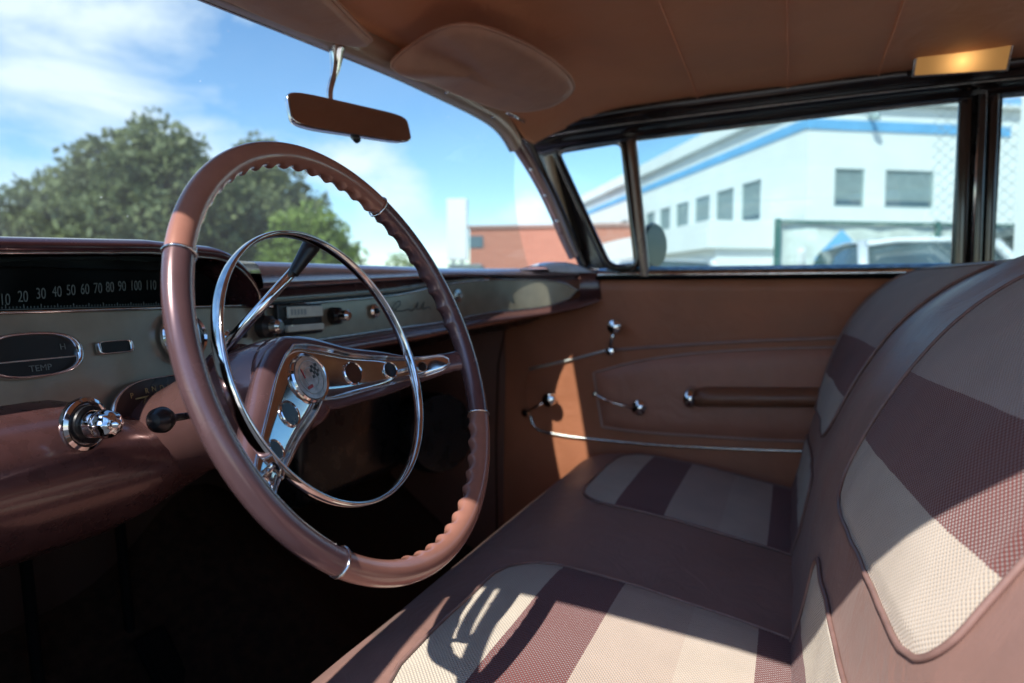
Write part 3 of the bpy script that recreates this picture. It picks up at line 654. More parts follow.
# =================================================================== PASSENGER DOOR
door = empty('passenger_door', 'closed passenger door trimmed in rust brown vinyl with chrome handles and strips', 'door', (.74, 0, .35))
DX = .74
def panel_x(y, z): # slight dish of the inner panel
    return DX+.012*sin(min(1, max(0, (1.133-z)/.5))*pi)
R = [[Vector((panel_x(y, z), y, z)) for z in [.36+i*.0386 for i in range(21)]] for y in [.70-i*.03 for i in range(42)]]
for row in R:
    row[-1] = Vector((.739, row[-1].y, 1.126)); row.append(Vector((.75, row[0].y, 1.127)))
grid('door_panel', R, RUST, door)
# belt strip under the glass
R = [[Vector((.734, y, 1.131)), Vector((.731, y, 1.1325)), Vector((.733, y, 1.138)), Vector((.742, y, 1.149)), Vector((.756, y, 1.154))] for y in [.445-i*.03 for i in range(30)]]
grid('window_sill', R, CHROME, door)
tube('sill_edge', [Vector((.7325, .46-i*.03, 1.1270)) for i in range(30)], .0048, RUBBER, door, 6)
boxo('window_glass', (.748, -.312, 1.12), (.751, .352, 1.48), SIDEGLASS, door, 0)
# vent window: frame follows the rounded opening
def rnd_loop(P, r=.03, n=5):
    res = []
    N = len(P)
    for i in range(N):
        p = P[i]; a_ = (P[i-1]-p); c_ = (P[(i+1) % N]-p); ra = min(r, a_.length*.45); rc = min(r, c_.length*.45)
        A, C = p+a_.normalized()*ra, p+c_.normalized()*rc
        for k in range(n+1):
            t = k/n; res.append(A*(1-t)**2+p*2*t*(1-t)+C*t*t)
    return res
vp = [Vector((.738, .560, 1.446)), Vector((.738, .385, 1.460)), Vector((.738, .345, 1.152)), Vector((.738, .418, 1.149))]
vw = tube('vent_window', rnd_loop(vp, .028), .0105, DARKTRIM, door, 10, True, 1.0)
tube('inner_bead', [p+Vector((-.006, (p.y-.44)*-.04, (p.z-1.3)*-.03)) for p in rnd_loop(vp, .028)], .0028, CHROME_SATIN, vw, 8, True)
lp = rnd_loop(vp, .028); mesh('vent_glass', [p+Vector((.004, 0, 0)) for p in lp], [tuple(range(len(lp)))], SIDEGLASS, vw, False)
grid('window_frame', [[Vector((.738, lerp([(0, .556), (1, .420)], t)+.004, 1.450-.300*t)), Vector((.742, lerp([(0, .556), (1, .420)], t)+.03, 1.450-.300*t)), Vector((.746, lerp([(0, .556), (1, .420)], t)+.075, 1.450-.300*t))] for t in [i/10 for i in range(11)]], DARKTRIM, door)
R = [[Vector((.7345, y0+.012, z)), Vector((.727, y0+.008, z)), Vector((.727, y0-.007, z)), Vector((.7345, y0-.011, z)), Vector((.748, y0-.011, z)), Vector((.748, y0+.012, z))] for z, y0 in [(1.463-i*.0333, .367-.0385*i/10) for i in range(11)]]
grid('division_bar', R, mat('bronze_division_bar', (.16, .10, .075), .3, .5, coat=.4, var=.15), door, cc=True)
# chrome strips on the panel
def dp(px, py, o=0): p = at(px, py, X=DX+.004); p.x = panel_x(p.y, p.z)-o; return p
def dpath(L, o, n=6): return [Vector((panel_x(q.y, q.z)-o, q.y, q.z)) for q in catmull([dp(*q) for q in L], n)]
BRT = mat('bright_strip', (.7, .68, .64), .42, .8, var=.1)
tube('chrome_strip', dpath([(529, 369), (570, 360), (612, 349)], .003), .0036, BRT, door, 8)
tube('ridge_strip', dpath([(614, 350), (700, 344), (780, 340), (870, 337)], .001), .0040, mat('strip_rose', (.34, .22, .20), .35, .3, var=.15), door, 8)
tube('chrome_strip', dpath([(530, 416), (537, 429), (560, 435), (602, 440), (660, 445), (740, 449), (830, 452)], .003, 6), .0034, CHROME_SATIN, door, 8)
tube('panel_bead', dpath([(529, 369), (526, 390), (530, 416)], .0025), .0022, RUST, door, 8)
tube('front_edge_bead', [Vector((.722, .712, .40)), Vector((.722, .715, .7)), Vector((.72, .708, .9)), Vector((.715, .685, 1.0)), Vector((.71, .66, 1.05))], .0022, CARPET, door, 8)
# padded insert
ins_o = [(593, 373), (640, 361), (700, 353), (770, 349), (850, 347), (915, 346), (915, 446), (850, 443), (770, 440), (700, 436), (640, 432), (602, 427)]
top = [dp(*q) for q in ins_o[:6]]; bot = [dp(*q) for q in ins_o[6:]][::-1]
tp, bt_ = catmull(top, 8), catmull(bot, 8)
R = []
for i in range(len(tp)):
    row = []
    for j in range(13):
        t = j/12; p = tp[i].lerp(bt_[i], t); e = min(1, min(t, 1-t)*7)*min(1, i/3); p = Vector((panel_x(p.y, p.z)-.001-.010*e**.5-.002*sin(t*pi), p.y, p.z)); row.append(p)
    R.append(row)
ins = grid('padded_insert', R, PAD, door)
tube('piping', [p+Vector((-.004, 0, 0)) for p in ([Vector((panel_x(q.y, q.z), q.y, q.z)) for q in tp[::-1]+[tp[0].lerp(bt_[0], .5)]+bt_])], .0030, mat('door_piping', (.42, .27, .23), .4, var=.1), ins, 8)
# window crank, vent crank, door handle
def crank(name, base_px, knob_px, label=None):
    a_ = dp(*base_px, .012); c_ = dp(*knob_px, .032)
    h = tube(name, [a_+Vector((.012, 0, 0)), a_, a_.lerp(c_, .4)+Vector((-.012, 0, 0)), c_+Vector((.006, 0, 0))], [.007, .0065, .0045, .0045], CHROME, door, 10, flat=.7)
    lathe('boss', [(0, -.01), (.012, -.01), (.012, .004), (.009, .009), (0, .011)], CHROME, h, axisM(a_, (-1, 0, 0)))
    lathe('knob', [(0, -.020), (.009, -.020), (.010, -.010), (.0175, -.002), (.019, .007), (.016, .014), (.008, .018), (0, .019)], CHROME, h, axisM(c_, (-1, 0, 0)))
crank('window_crank', (611, 351), (618, 326))
crank('vent_crank', (527, 412), (553, 398))
def handle():
    a_ = dp(640, 407, .012); c_ = dp(597, 393, .026)
    h = tube('door_handle', catmull([a_, a_.lerp(c_, .35)+Vector((-.016, 0, -.004)), a_.lerp(c_, .75)+Vector((-.014, 0, -.003)), c_], 5), [.0065-.0022*sin(pi*i/15) for i in range(16)], CHROME, door, 10, flat=.8)
    lathe('boss', [(0, -.008), (.020, -.008), (.0205, 0), (.018, .009), (.010, .015), (0, .016)], CHROME, h, axisM(a_, (-1, 0, 0)))
    lathe('tip', [(0, -.006), (.007, -.004), (.008, .002), (.005, .007), (0, .008)], CHROME, h, axisM(c_, (-1, 0, 0)))
handle()
# armrest
a_ = dp(690, 397, 0); c_ = dp(905, 398, 0); R = []
for i in range(25):
    t = i/24; p = a_.lerp(c_, t); w = .026-.003*t; sc = sin(min(1, t*9+.25)*pi/2)
    R.append([p+Vector((.006, 0, w*sc)), p+Vector((-.02*sc, 0, w*1.0*sc)), p+Vector((-.040*sc, 0, w*.75*sc)), p+Vector((-.048*sc, 0, w*.1)), p+Vector((-.044*sc, 0, -w*.5)), p+Vector((-.02*sc, 0, -w*.85)), p+Vector((.006, 0, -w*.85))])
arm = grid('armrest', R, mat('armrest_vinyl', (.24, .10, .055), .4, var=.1, vscale=9, bump=.2, bscale=500), door, caps=True)
b = MB(); b.grid([[a_+Vector((xx, yy, zz*s)) for zz, xx in ((.026, .004), (.027, -.02), (.020, -.043), (.0, -.050), (-.016, -.046), (-.024, -.02), (-.023, .004))] for yy, s in ((-.014, 1.02), (-.004, 1.06), (.006, .95), (.010, .55))], caps=True); b.build('chrome_cap', CHROME, arm)
settle(door, (.74, 0, .35))
# outside mirror
sm_ = empty('door_mirror', 'round dark backed mirror outside the passenger door', 'mirror', (.93, .33, 1.14))
cpt = at(653, 246, X=.93)
lathe('housing', [(0, .040), (.034, .034), (.056, .014), (.062, 0), (.060, -.004), (0, -.004)], mat('mirror_back_paint', (.10, .13, .14), .35, .3, coat=.4, var=.1), sm_, axisM(cpt, (.35, .93, 0)))
lathe('glass', [(0, 0), (.055, 0), (.055, .002), (0, .0022)], mat('mirror_glass', (.05, .065, .07), .15, 0, var=.05), sm_, axisM(cpt-Vector((.002, .0075, 0)), (-.35, -.93, 0)))
tube('stalk', [cpt+Vector((0, .01, -.04)), cpt+Vector((-.02, .01, -.10)), Vector((cpt.x-.05, cpt.y+.01, 1.10))], .007, CHROME, sm_, 8)
settle(sm_, (.93, .33, 1.10))

# =================================================================== DASHBOARD
dash = empty('dashboard', 'full width rose metallic dashboard with olive silver face, dark instrument hood and glove box', 'dashboard', (0, .7, .9))
def dy(x): return smooth([(-1, .665), (0, .665), (.2, .652), (.35, .657), (.46, .650), (.55, .630), (.62, .592), (.67, .538), (.71, .484), (.745, .450), (.8, .44)], x)
crest = [(-.25, 1.134), (-.2, 1.137), (.15, 1.141), (.4, 1.144), (.72, 1.150)]
rollb = [(-.25, 1.097), (-.2, 1.100), (.05, 1.112), (.2, 1.120), (.4, 1.129), (.6, 1.132), (.72, 1.134)]
ptop = [(-.25, 1.073), (-.1, 1.078), (.14, 1.089), (.29, 1.105), (.52, 1.121), (.68, 1.121), (.74, 1.122)]
pbot = [(-.25, 1.020), (0, 1.025), (.14, 1.030), (.34, 1.034), (.49, 1.045), (.63, 1.053), (.69, 1.068), (.74, 1.09)]
lipb = [(-.25, .985), (.04, 1.000), (.29, 1.009), (.53, 1.020), (.66, 1.040), (.72, 1.060), (.745, 1.08)]
xs = [-.19+i*.0186 for i in range(50)]
R = []
for x in xs:
    y, c_, r_ = dy(x), smooth(crest, x), smooth(rollb, x)
    f = max(0, (x-.66)/.06)
    R.append([Vector((x, min(.99, y+.30), c_-.004)), Vector((x, y+.12, c_)), Vector((x, y+.03, c_+.001)), Vector((x, y+.006, c_-.001)), Vector((x, y-.001, c_-.005)), Vector((x, y-.005, c_*.65+r_*.35)), Vector((x, y-.0095, c_*.25+r_*.75)), Vector((x, y-.009, r_+.001)), Vector((x, y+.006, r_-.003)), Vector((x, y+.016, r_-.006))])
PADM = mat('dash_top_sheen_paint', (.36, .28, .32), .20, .75, coat=.7, var=.08, vscale=70)  # base colour lightened to lavender to imitate the outdoor sheen
grid('dash_pad', R, PADM, dash)
# recess under the pad with a thin light line and a black slot
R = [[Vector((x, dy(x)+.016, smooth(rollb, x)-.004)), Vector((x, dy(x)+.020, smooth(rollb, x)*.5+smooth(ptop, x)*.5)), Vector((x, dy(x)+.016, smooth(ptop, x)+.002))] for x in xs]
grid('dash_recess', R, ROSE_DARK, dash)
tube('dash_molding', [Vector((x, dy(x)+.004, smooth(ptop, x)*.72+smooth(rollb, x)*.28)) for x in xs if x < .50], .0022, OLIVE, dash, 8)
tube('dash_slot', [Vector((x, dy(x)+.008, smooth(ptop, x)+.0035)) for x in xs if x < .45], .0035, BLACK, dash, 8)
# olive face with rounded far end
R = []
n = 90
for i in range(n+1):
    x = -.75+i*(.706+.75)/n; t_, b_ = smooth(ptop, x), smooth(pbot, x)
    if x > .65: f = sqrt(max(0, 1-((x-.65)/.056)**2)); m_ = (t_+b_)/2; t_, b_ = m_+(t_-m_)*f, m_-(m_-b_)*f
    if x < -.2: b_ = lerp([(-.75, .99), (-.5, .99), (-.44, .972), (-.3, .955), (-.2, 1.02)], x); t_ = lerp([(-.75, 1.080), (-.3, 1.078), (-.2, 1.075)], x)
    R.append([Vector((x, dy(x)+.004-.020*j/6*(1 if x < -.2 else .3), t_+(b_-t_)*j/6)) for j in range(7)])
grid('instrument_panel', R, OLIVE, dash)
edge = [r[0]+Vector((0, -.002, 0)) for r in R if r[0].x > -.18]+[r[-1]+Vector((0, -.002, 0)) for r in R[::-1] if r[0].x > -.18]
tube('panel_bead', edge, .0022, CHROME_SATIN, dash, 8)
# lower rose roll, passenger side
R = []
for x in [-.26+i*.0198 for i in range(51)]:
    y, a_, b_ = dy(x), smooth(pbot, x), smooth(lipb, x)
    if x > .70: y -= .0
    R.append([Vector((x, y+.006, a_+.001)), Vector((x, y-.004, a_-.002)), Vector((x, y-.018, a_-.010)), Vector((x, y-.024, (a_+b_)/2-.004)), Vector((x, y-.018, b_+.002)), Vector((x, y-.002, b_-.004)), Vector((x, y+.05, b_-.008)), Vector((x, y+.25, b_-.03))])
grid('lower_roll', R, ROSE, dash)
# far end cap sweeping into the door
Rr = []
for i in range(9):
    t = i/8; 
    xx = .702+.045*t; yy = dy(xx)
    Rr.append([Vector((xx, yy+.03, 1.1505)), Vector((xx, yy-.004, 1.149)), Vector((xx, yy-.014, 1.138)), Vector((xx, yy-.012, 1.10)), Vector((xx, yy-.014, 1.075)), Vector((xx, yy+.004, 1.058+.01*t)), Vector((xx, yy+.1, 1.05+.015*t))])
grid('end_cap', Rr, ROSE_DARK, dash)
# dash underside
grid('under_panel', [[Vector((x, dy(x)+.05, smooth(lipb, x)-.01)), Vector((x, dy(x)+.16, smooth(lipb, x)-.05)), Vector((x, .98, .98))] for x in xs], BLACK, dash)
# driver side: hood, recess, dial
def hood_z(x): 
    if x < -.275: return lerp([(-.8, 1.140), (-.55, 1.146), (-.36, 1.155), (-.275, 1.153)], x)
    f = min(1, (x+.275)/.088); return 1.06+.093*sqrt(max(0, 1-f*f))
R = []
for i in range(61):
    x = -.80+i*(.613)/60; zc = hood_z(x); k = max(0, min(1, (zc-1.075)/.07))
    R.append([Vector((x, .93, min(zc, 1.135))), Vector((x, .82, zc-.006*k)), Vector((x, .72, zc+.002*k)), Vector((x, .672, zc)), Vector((x, .660, zc-.003)), Vector((x, .655, zc-.009)), Vector((x, .658, zc-.014*k)), Vector((x, .668, zc-.016*k)), Vector((x, .695, zc-.018*k-.002)), Vector((x, .716, zc-.020*k-.002))])
hood = grid('instrument_hood', R, ROSE_DARK, dash)
tube('hood_bead', [r[6]+Vector((0, .001, -.001)) for r in R], .0016, CHROME_SATIN, hood, 6)
R2 = [[Vector((x, .716, max(1.076, hood_z(x)-.022))), Vector((x, .705, 1.074)), Vector((x, .670, 1.0765))] for x in [-.80+i*.0125 for i in range(49)]]
spd = grid('speedometer', R2, DIAL, dash)
lining = grid('lining', [[Vector((x, .670, hood_z(x)-.0185)), Vector((x, .712, hood_z(x)-.0225))] for x in [-.80+i*.0125 for i in range(45)]], mat('gloss_black_lining', (.01, .01, .011), .12, var=.1), spd)
nums = [('0', -14, 304), ('10', 5, 300), ('20', 23, 297), ('30', 41, 294), ('40', 57, 292), ('50', 71, 290.5), ('60', 85, 289.5), ('70', 98, 288.5), ('80', 110, 287.5), ('90', 122, 286.5), ('100', 136, 286), ('110', 151, 285.5), ('120', 167, 285)]
for s, px, py in nums:
    p = at(px, py, Y=.706)
    text('numeral', s, .0160, NUM, spd, Matrix.Translation(p) @ Matrix.Rotation(radians(90), 4, 'X'), .64)
b = MB()
xa, xb_ = at(-14, 304, Y=.704).x, at(167, 285, Y=.704).x
for i in range(61):
    x = xa+(xb_-xa)*i/60; h = .004 if i % 5 == 0 else .002
    b.box((x-.0005, .7032, 1.081), (x+.0005, .7036, 1.081+h))
b.box((xa, .7032, 1.0795), (xb_, .7036, 1.0805)); b.build('scale_ticks', NUM, spd, False)
tube('dial_bead', [Vector((-.80+i*.0125, .667, 1.0785)) for i in range(48)], .0018, CHROME_SATIN, spd, 6)
def face_y(z): return .669-.020*(1.080-z)/.085
def on_face(px, py, o=0):
    p = at(px, py, Y=.66)
    for _ in range(4): p = at(px, py, Y=face_y(p.z)-o)
    return p
# oval temperature gauge
cpt = on_face(35, 355); 
tg = MB(); 
def superell(a_, b_, n=40, e=2.6): return [(a_*math.copysign(abs(cos(t))**(2/e), cos(t)), b_*math.copysign(abs(sin(t))**(2/e), sin(t))) for t in [2*pi*k/n for k in range(n)]]
cg = Vector((-.496, .656, 1.038)); Mg = Matrix.Translation(cg) @ Matrix.Rotation(radians(77), 4, 'X')
Rg = []
for (s, h) in ((1.06, -.002), (1.05, .004), (1.0, .006), (.93, .004), (.92, -.006)): Rg.append([Mg @ Vector((x*s, y*s, h)) for x, y in superell(.045, .0205)])
gauge = grid('temperature_gauge', Rg, CHROME, dash, cc=True)
mesh('dial', [Mg @ Vector((x*.93, y*.93, -.002)) for x, y in superell(.045, .0205)], [tuple(range(40))], DIAL, gauge, False)
text('lettering', 'TEMP', .0085, NUM, gauge, Mg @ Matrix.Translation((.006, -.0125, -.0012)), 1.05)
text('lettering', 'C', .0085, NUM, gauge, Mg @ Matrix.Translation((-.032, .003, -.0012)), 1)
text('lettering', 'H', .0085, NUM, gauge, Mg @ Matrix.Translation((.031, .006, -.0012)), 1)
b = MB(); b.box((-.042, -.0052, -.0015), (.042, -.0038, .001), 0, Mg); b.build('needle_bar', CHROME_SATIN, gauge, False)
# little slot with bezel
cs = on_face(115, 347); Ms = Matrix.Translation(cs) @ Matrix.Rotation(radians(77), 4, 'X')
b = MB(); b.grid([[Ms @ Vector((x*s, y*s, h)) for x, y in superell(.0185, .0062, 32, 7)] for s, h in ((1.12, -.001), (1.10, .003), (1.0, .004), (.9, .002))], cc=True); sl_ = b.build('warning_slot', CHROME_SATIN, dash)
mesh('slot', [Ms @ Vector((x*.95, y*.95, .001)) for x, y in superell(.0185, .0062, 32, 7)], [tuple(range(32))], DIAL, sl_, False)
# gear quadrant recess
cq = on_face(157, 398); Mq = Matrix.Translation(cq+Vector((0, -.001, 0))) @ Matrix.Rotation(radians(77), 4, 'X')
def quad(s=1): 
    pts = [(-.056, -.026)]+[(-.056*cos(t*pi/2/8)**.8, -.012+.034*sin(t*pi/2/8)) for t in range(1, 9)]+[(.06, .022), (.075, -.026)]
    return [(x*s, y*s) for x, y in pts]
b = MB(); b.grid([[Mq @ Vector((x, y, h)) for x, y in quad(s)] for s, h in ((1.06, 0), (1.05, .004), (1, .005), (.97, .001))], cc=True); gq = b.build('gear_indicator', CHROME_SATIN, dash)
mesh('recess', [Mq @ Vector((x, y, .0005)) for x, y in quad(.98)], [tuple(range(11))], mat('quadrant_maroon', (.05, .025, .02), .3, var=.2), gq, False)
for s, px, py in (('P', 132, 396), ('R', 147, 391), ('N', 154, 389), ('D', 162, 388), ('L', 169, 387)):
    text('lettering', s, .0085, AMBER, gq, Matrix.Translation(on_face(px, py, .003)) @ Matrix.Rotation(radians(77), 4, 'X'), .9)
tube('gear_pointer', [on_face(136, 399, .003), on_face(150, 396, .003), on_face(164, 394, .003)], .0009, AMBER, gq, 6)
# lower rose roll, driver side
R = []
for i in range(40):
    x = -.80+i*.0185; f_ = lerp([(-.8, 1), (-.42, 1), (-.3, .72), (-.2, .38), (-.08, .1)], x)
    q_ = lerp([(-.8, 0), (-.49, 0), (-.45, .010), (-.425, .026), (-.3, .034), (-.19, .03)], x)
    R.append([Vector((x, face_y(.995)+.012, .997-q_)), Vector((x, face_y(.995)-.002, .995-q_)), Vector((x, .618, .990-q_)), Vector((x, .590, .972-q_*.8)), Vector((x, .578, .945-q_*.3)), Vector((x, .586, .905)), Vector((x, .612, .870)), Vector((x, .66, .845)), Vector((x, .78, .83))])
    tz_ = R[-1][0].z
    for v_ in R[-1][2:]: v_.z = tz_-(tz_-v_.z)*f_; v_.y = .655-(.655-v_.y)*(.4+.6*f_) if v_.y < .655 else v_.y
grid('lower_roll', R, ROSE_SHADED, dash)
# knobs
def knob(name, M, parent, prof, m, extra=None):
    return lathe(name, prof, m, parent, M, 32)
# headlight switch: flange, black ring, fluted chrome knob
ck = at(82, 424, Y=.583); Mk = axisM(ck, (.12, -1, .05))
hs = lathe('headlight_switch', [(.0, .0), (.0235, 0), (.0243, .003), (.0235, .0055), (.0205, .0075), (.0185, .006), (0, .006)], CHROME, dash, Mk, 72)
lathe('ring', [(0, .006), (.0175, .006), (.0165, .010), (.0, .011)], BLACK, hs, Mk, 48)
b = MB(); Rk = []
for (r, h) in ((.0, .009), (.0125, .009), (.013, .014), (.0115, .018), (.0112, .021), (.0128, .025), (.0120, .031), (.0098, .036), (.006, .0385), (.0045, .0385), (.004, .042), (0, .043)):
    Rk.append([Mk @ Vector((r*(1+(.05*cos(8*t) if .022 < h < .037 else 0))*cos(t), r*(1+(.05*cos(8*t) if .022 < h < .037 else 0))*sin(t), h)) for t in [2*pi*k/96 for k in range(96)]])
b.grid(Rk, cc=True); b.build('knob', CHROME, hs)
# ignition switch behind the wheel rim
ci = on_face(182, 337); Mi = axisM(ci, (0, -1, .2))
ig = lathe('ignition_switch', [(0, 0), (.030, 0), (.031, .006), (.026, .012), (.022, .008), (0, .008)], CHROME, dash, Mi)
lathe('barrel', [(0, .006), (.020, .006), (.019, .014), (.012, .018), (0, .018)], BLACK, ig, Mi); boxo('key_tab', (-.003, -.012, .016), (.003, .012, .026), CHROME, ig, .001, Mi)
# radio
def fpt(px, py, o=0):
    y = .66
    for _ in range(6): p = at(px, py, Y=y); y = dy(p.x)-o
    return p
cr_ = fpt(298, 320); Mr_ = Matrix.Translation(Vector((cr_.x, .662, cr_.z))) @ Matrix.Rotation(radians(88), 4, 'X')
radio = boxo('radio', (-.050, -.021, -.004), (.046, .024, .004), BLACK, dash, .002, Mr_)
boxo('tuner_plate', (-.034, .004, .004), (.042, .020, .009), WHITEKEY, radio, .0015, Mr_); boxo('key_bar', (-.040, -.016, .004), (.040, -.006, .012), WHITEKEY, radio, .002, Mr_)
b = MB()
for i in range(5): b.box((-.030+i*.007, .008, .0091), (-.0255+i*.007, .016, .0095), 0, Mr_)
b.build('dial_print', FRAME, radio, False)
boxo('key_slot', (-.04, -.0055, .004), (.04, .003, .006), BLACK, radio, .0005, Mr_)  # black slot between the tuner plate and the key bar
for px, py, r, nm, mm in ((263, 327, .016, 'radio_knob', BLACK), (333, 316, .014, 'radio_knob', CHROME)):
    p = fpt(px, py); Mz = axisM(p, (0, -1, .05))
    kk = lathe(nm, [(0, 0), (r, 0), (r*.95, .012), (r*.55, .016), (r*.5, .022), (0, .022)], BLACK, dash, Mz)
    lathe('cap', [(0, .018), (r*.62, .018), (r*.6, .028), (r*.35, .032), (0, .032)], mm if mm is CHROME else CHROME_SATIN, kk, Mz)
for px, py, r in ((374, 311, .0105), (240, 335, .009), (228, 338, .009)):
    p = fpt(px, py); Mz = axisM(p, (0, -1, .05)); lt = lathe('lighter_knob', [(0, 0), (r*1.15, 0), (r*1.2, .003), (r*.9, .006), (r*.75, .004), (0, .004)], CHROME, dash, Mz); lathe('button', [(0, .003), (r*.5, .003), (r*.45, .009), (0, .010)], BLACK, lt, Mz)
p = fpt(457, 296); Mz = axisM(p, (-.2, -1, .05)); ck_ = lathe('glove_box_latch', [(0, 0), (.015, 0), (.014, .004), (.006, .006), (.005, .012), (0, .012)], CHROME_SATIN, dash, Mz)
# script emblem on the glove box (illegible cursive in the photo)
sc_pts = [(391, 311), (394, 305), (399, 301), (400, 305), (395, 310), (403, 311), (408, 309), (411, 311), (415, 308), (418, 302), (417, 309), (421, 308), (424, 302), (423, 309), (428, 307), (431, 309)]
tube('script_emblem', catmull([fpt(a_, c_, .002) for a_, c_ in sc_pts], 5), .0008, BLACK, dash, 6)
settle(dash, (0, .7, .9))

# =================================================================== STEERING COLUMN and WHEEL
TW = .3732; WC = Vector((-.369, .374, 1.039))
WM = Matrix.Translation(WC) @ Matrix.Rotation(pi/2-TW, 4, 'X')
def WP(u, v, h): return WM @ Vector((u, v, h))
col = empty('steering_column', 'rose metallic steering column with chrome shift lever and black turn signal knob', 'steering column', WP(0, 0, -.3))
lathe('column_jacket', [(0, -.088), (.046, -.090), (.052, -.105), (.056, -.14), (.057, -.17), (.055, -.20), (.052, -.225), (.050, -.25), (.05, -.27), (.03, -.5), (0, -.51)], ROSE, col, WM, 48, 60)
lathe('collar', [(.0, -.148), (.0625, -.148), (.0632, -.151), (.0637, -.154), (0, -.154)], ROSE_DARK, col, WM, 48)
def pix_on_plane(px, py, h):
    r = ray(px, py); n = WM.to_3x3() @ Vector((0, 0, 1)); c0 = WP(0, 0, h); return EYE + r*((c0-EYE).dot(n)/r.dot(n))
tipA = pix_on_plane(313, 243, -.045); joinA = pix_on_plane(298, 266, -.06); rootA = pix_on_plane(212, 362, -.155)
lv = tube('shift_lever', [rootA, rootA.lerp(joinA, .5), joinA], [.0065, .0055, .0048], CHROME, col, 12)
d_ = (tipA-joinA).normalized()
lathe('knob', [(0, -.012), (.0055, -.010), (.0065, .0), (.0085, .018), (.0095, .026), (.0085, .032), (.004, .036), (0, .0365)], BLACK, lv, axisM(joinA, d_))
tA = pix_on_plane(161, 420, -.135); tB = pix_on_plane(186, 416, -.145); tC = pix_on_plane(215, 412, -.17)
tl = tube('turn_signal_lever', [tC, tB, tA.lerp(tB, .3)], .0034, BLACK, col, 10)
lathe('knob', [(0, -.012), (.004, -.010), (.005, -.004), (.009, .000), (.0115, .006), (.0105, .013), (.006, .018), (0, .019)], BLACK, tl, axisM(tA.lerp(tB, .22), (tA-tB)))
settle(col, WP(0, 0, -.3))

wh = empty('steering_wheel', 'deep dished rose enamel steering wheel with scalloped grips and chrome horn ring', 'steering wheel', WC)
PH = 13
def inbump(deg):     # scallops on two grip arcs (degrees in the wheel plane)
    d = (deg-PH) % 360
    for a0, a1 in ((36, 86), (94, 144)) : pass
    grips = ((-12, 138), (-122+0, -42))
    for a0, a1 in grips:
        dd = d if d <= a1 else d-360
        if a0 <= dd <= a1:
            e = min(1, (dd-a0)/4, (a1-dd)/4)
            return max(0, e)*(1-abs(sin(pi*dd/6.4)))**1.1
    return 0
R = []
n = 720
for i in range(n):
    a_ = 2*pi*i/n; deg = math.degrees(a_); bu = inbump(deg); row = []
    g_ = .5-.5*cos(a_-radians(175))          # slightly stouter on the passenger side
    for j in range(28):
        t = 2*pi*j/28; rr = .0106; ex = cos(t)*(rr+.0022*g_); ez = sin(t)*(.0098+.0020*g_)
        wgt = max(0, cos(t-radians(212)))**2; ex -= (.0036*bu-.0012)*wgt*.9; ez += -(.0036*bu-.0012)*wgt*.45
        rad = .2022+ex
        row.append(Vector((rad*cos(a_), rad*sin(a_), ez)))
    R.append(row)
W_LOC = WM.copy()
def wpart(name, o): return o
def wadd(o): o.matrix_local = Matrix.Translation((0, 0, 0)); return o
wh.location = (0, 0, 0)
rim = grid('rim', R, [WHEEL, WHEEL_GRIP], wh, cr=True, cc=True)
for p_ in rim.data.polygons:
    dg_ = math.degrees(atan2(p_.center.y, p_.center.x))
    if 54.6 < dg_ < 152.7 or -128 < dg_ < -27.6: p_.material_index = 1
def ringband(deg, name='grip_band'):
    a_ = radians(deg); c_ = Vector((.2022*cos(a_), .2022*sin(a_), 0)); er = Vector((cos(a_), sin(a_), 0)); gg = .5-.5*cos(a_-radians(175)); path = [c_+er*((.0114+.0022*gg)*cos(t))-er*.0004+Vector((0, 0, 1))*((.0106+.0020*gg)*sin(t)) for t in [2*pi*k/36 for k in range(36)]]
    return tube(name, path, .0011, CHROME, rim, 6, True)
for dg in (152.7, 54.6, -27.6, -128): ringband(dg)
tube('inner_bead', [Vector((.1922*cos(t), .1922*sin(t), .0040)) for t in [radians(150+i*2.2) for i in range(37)]], .0007, CHROME, rim, 6)
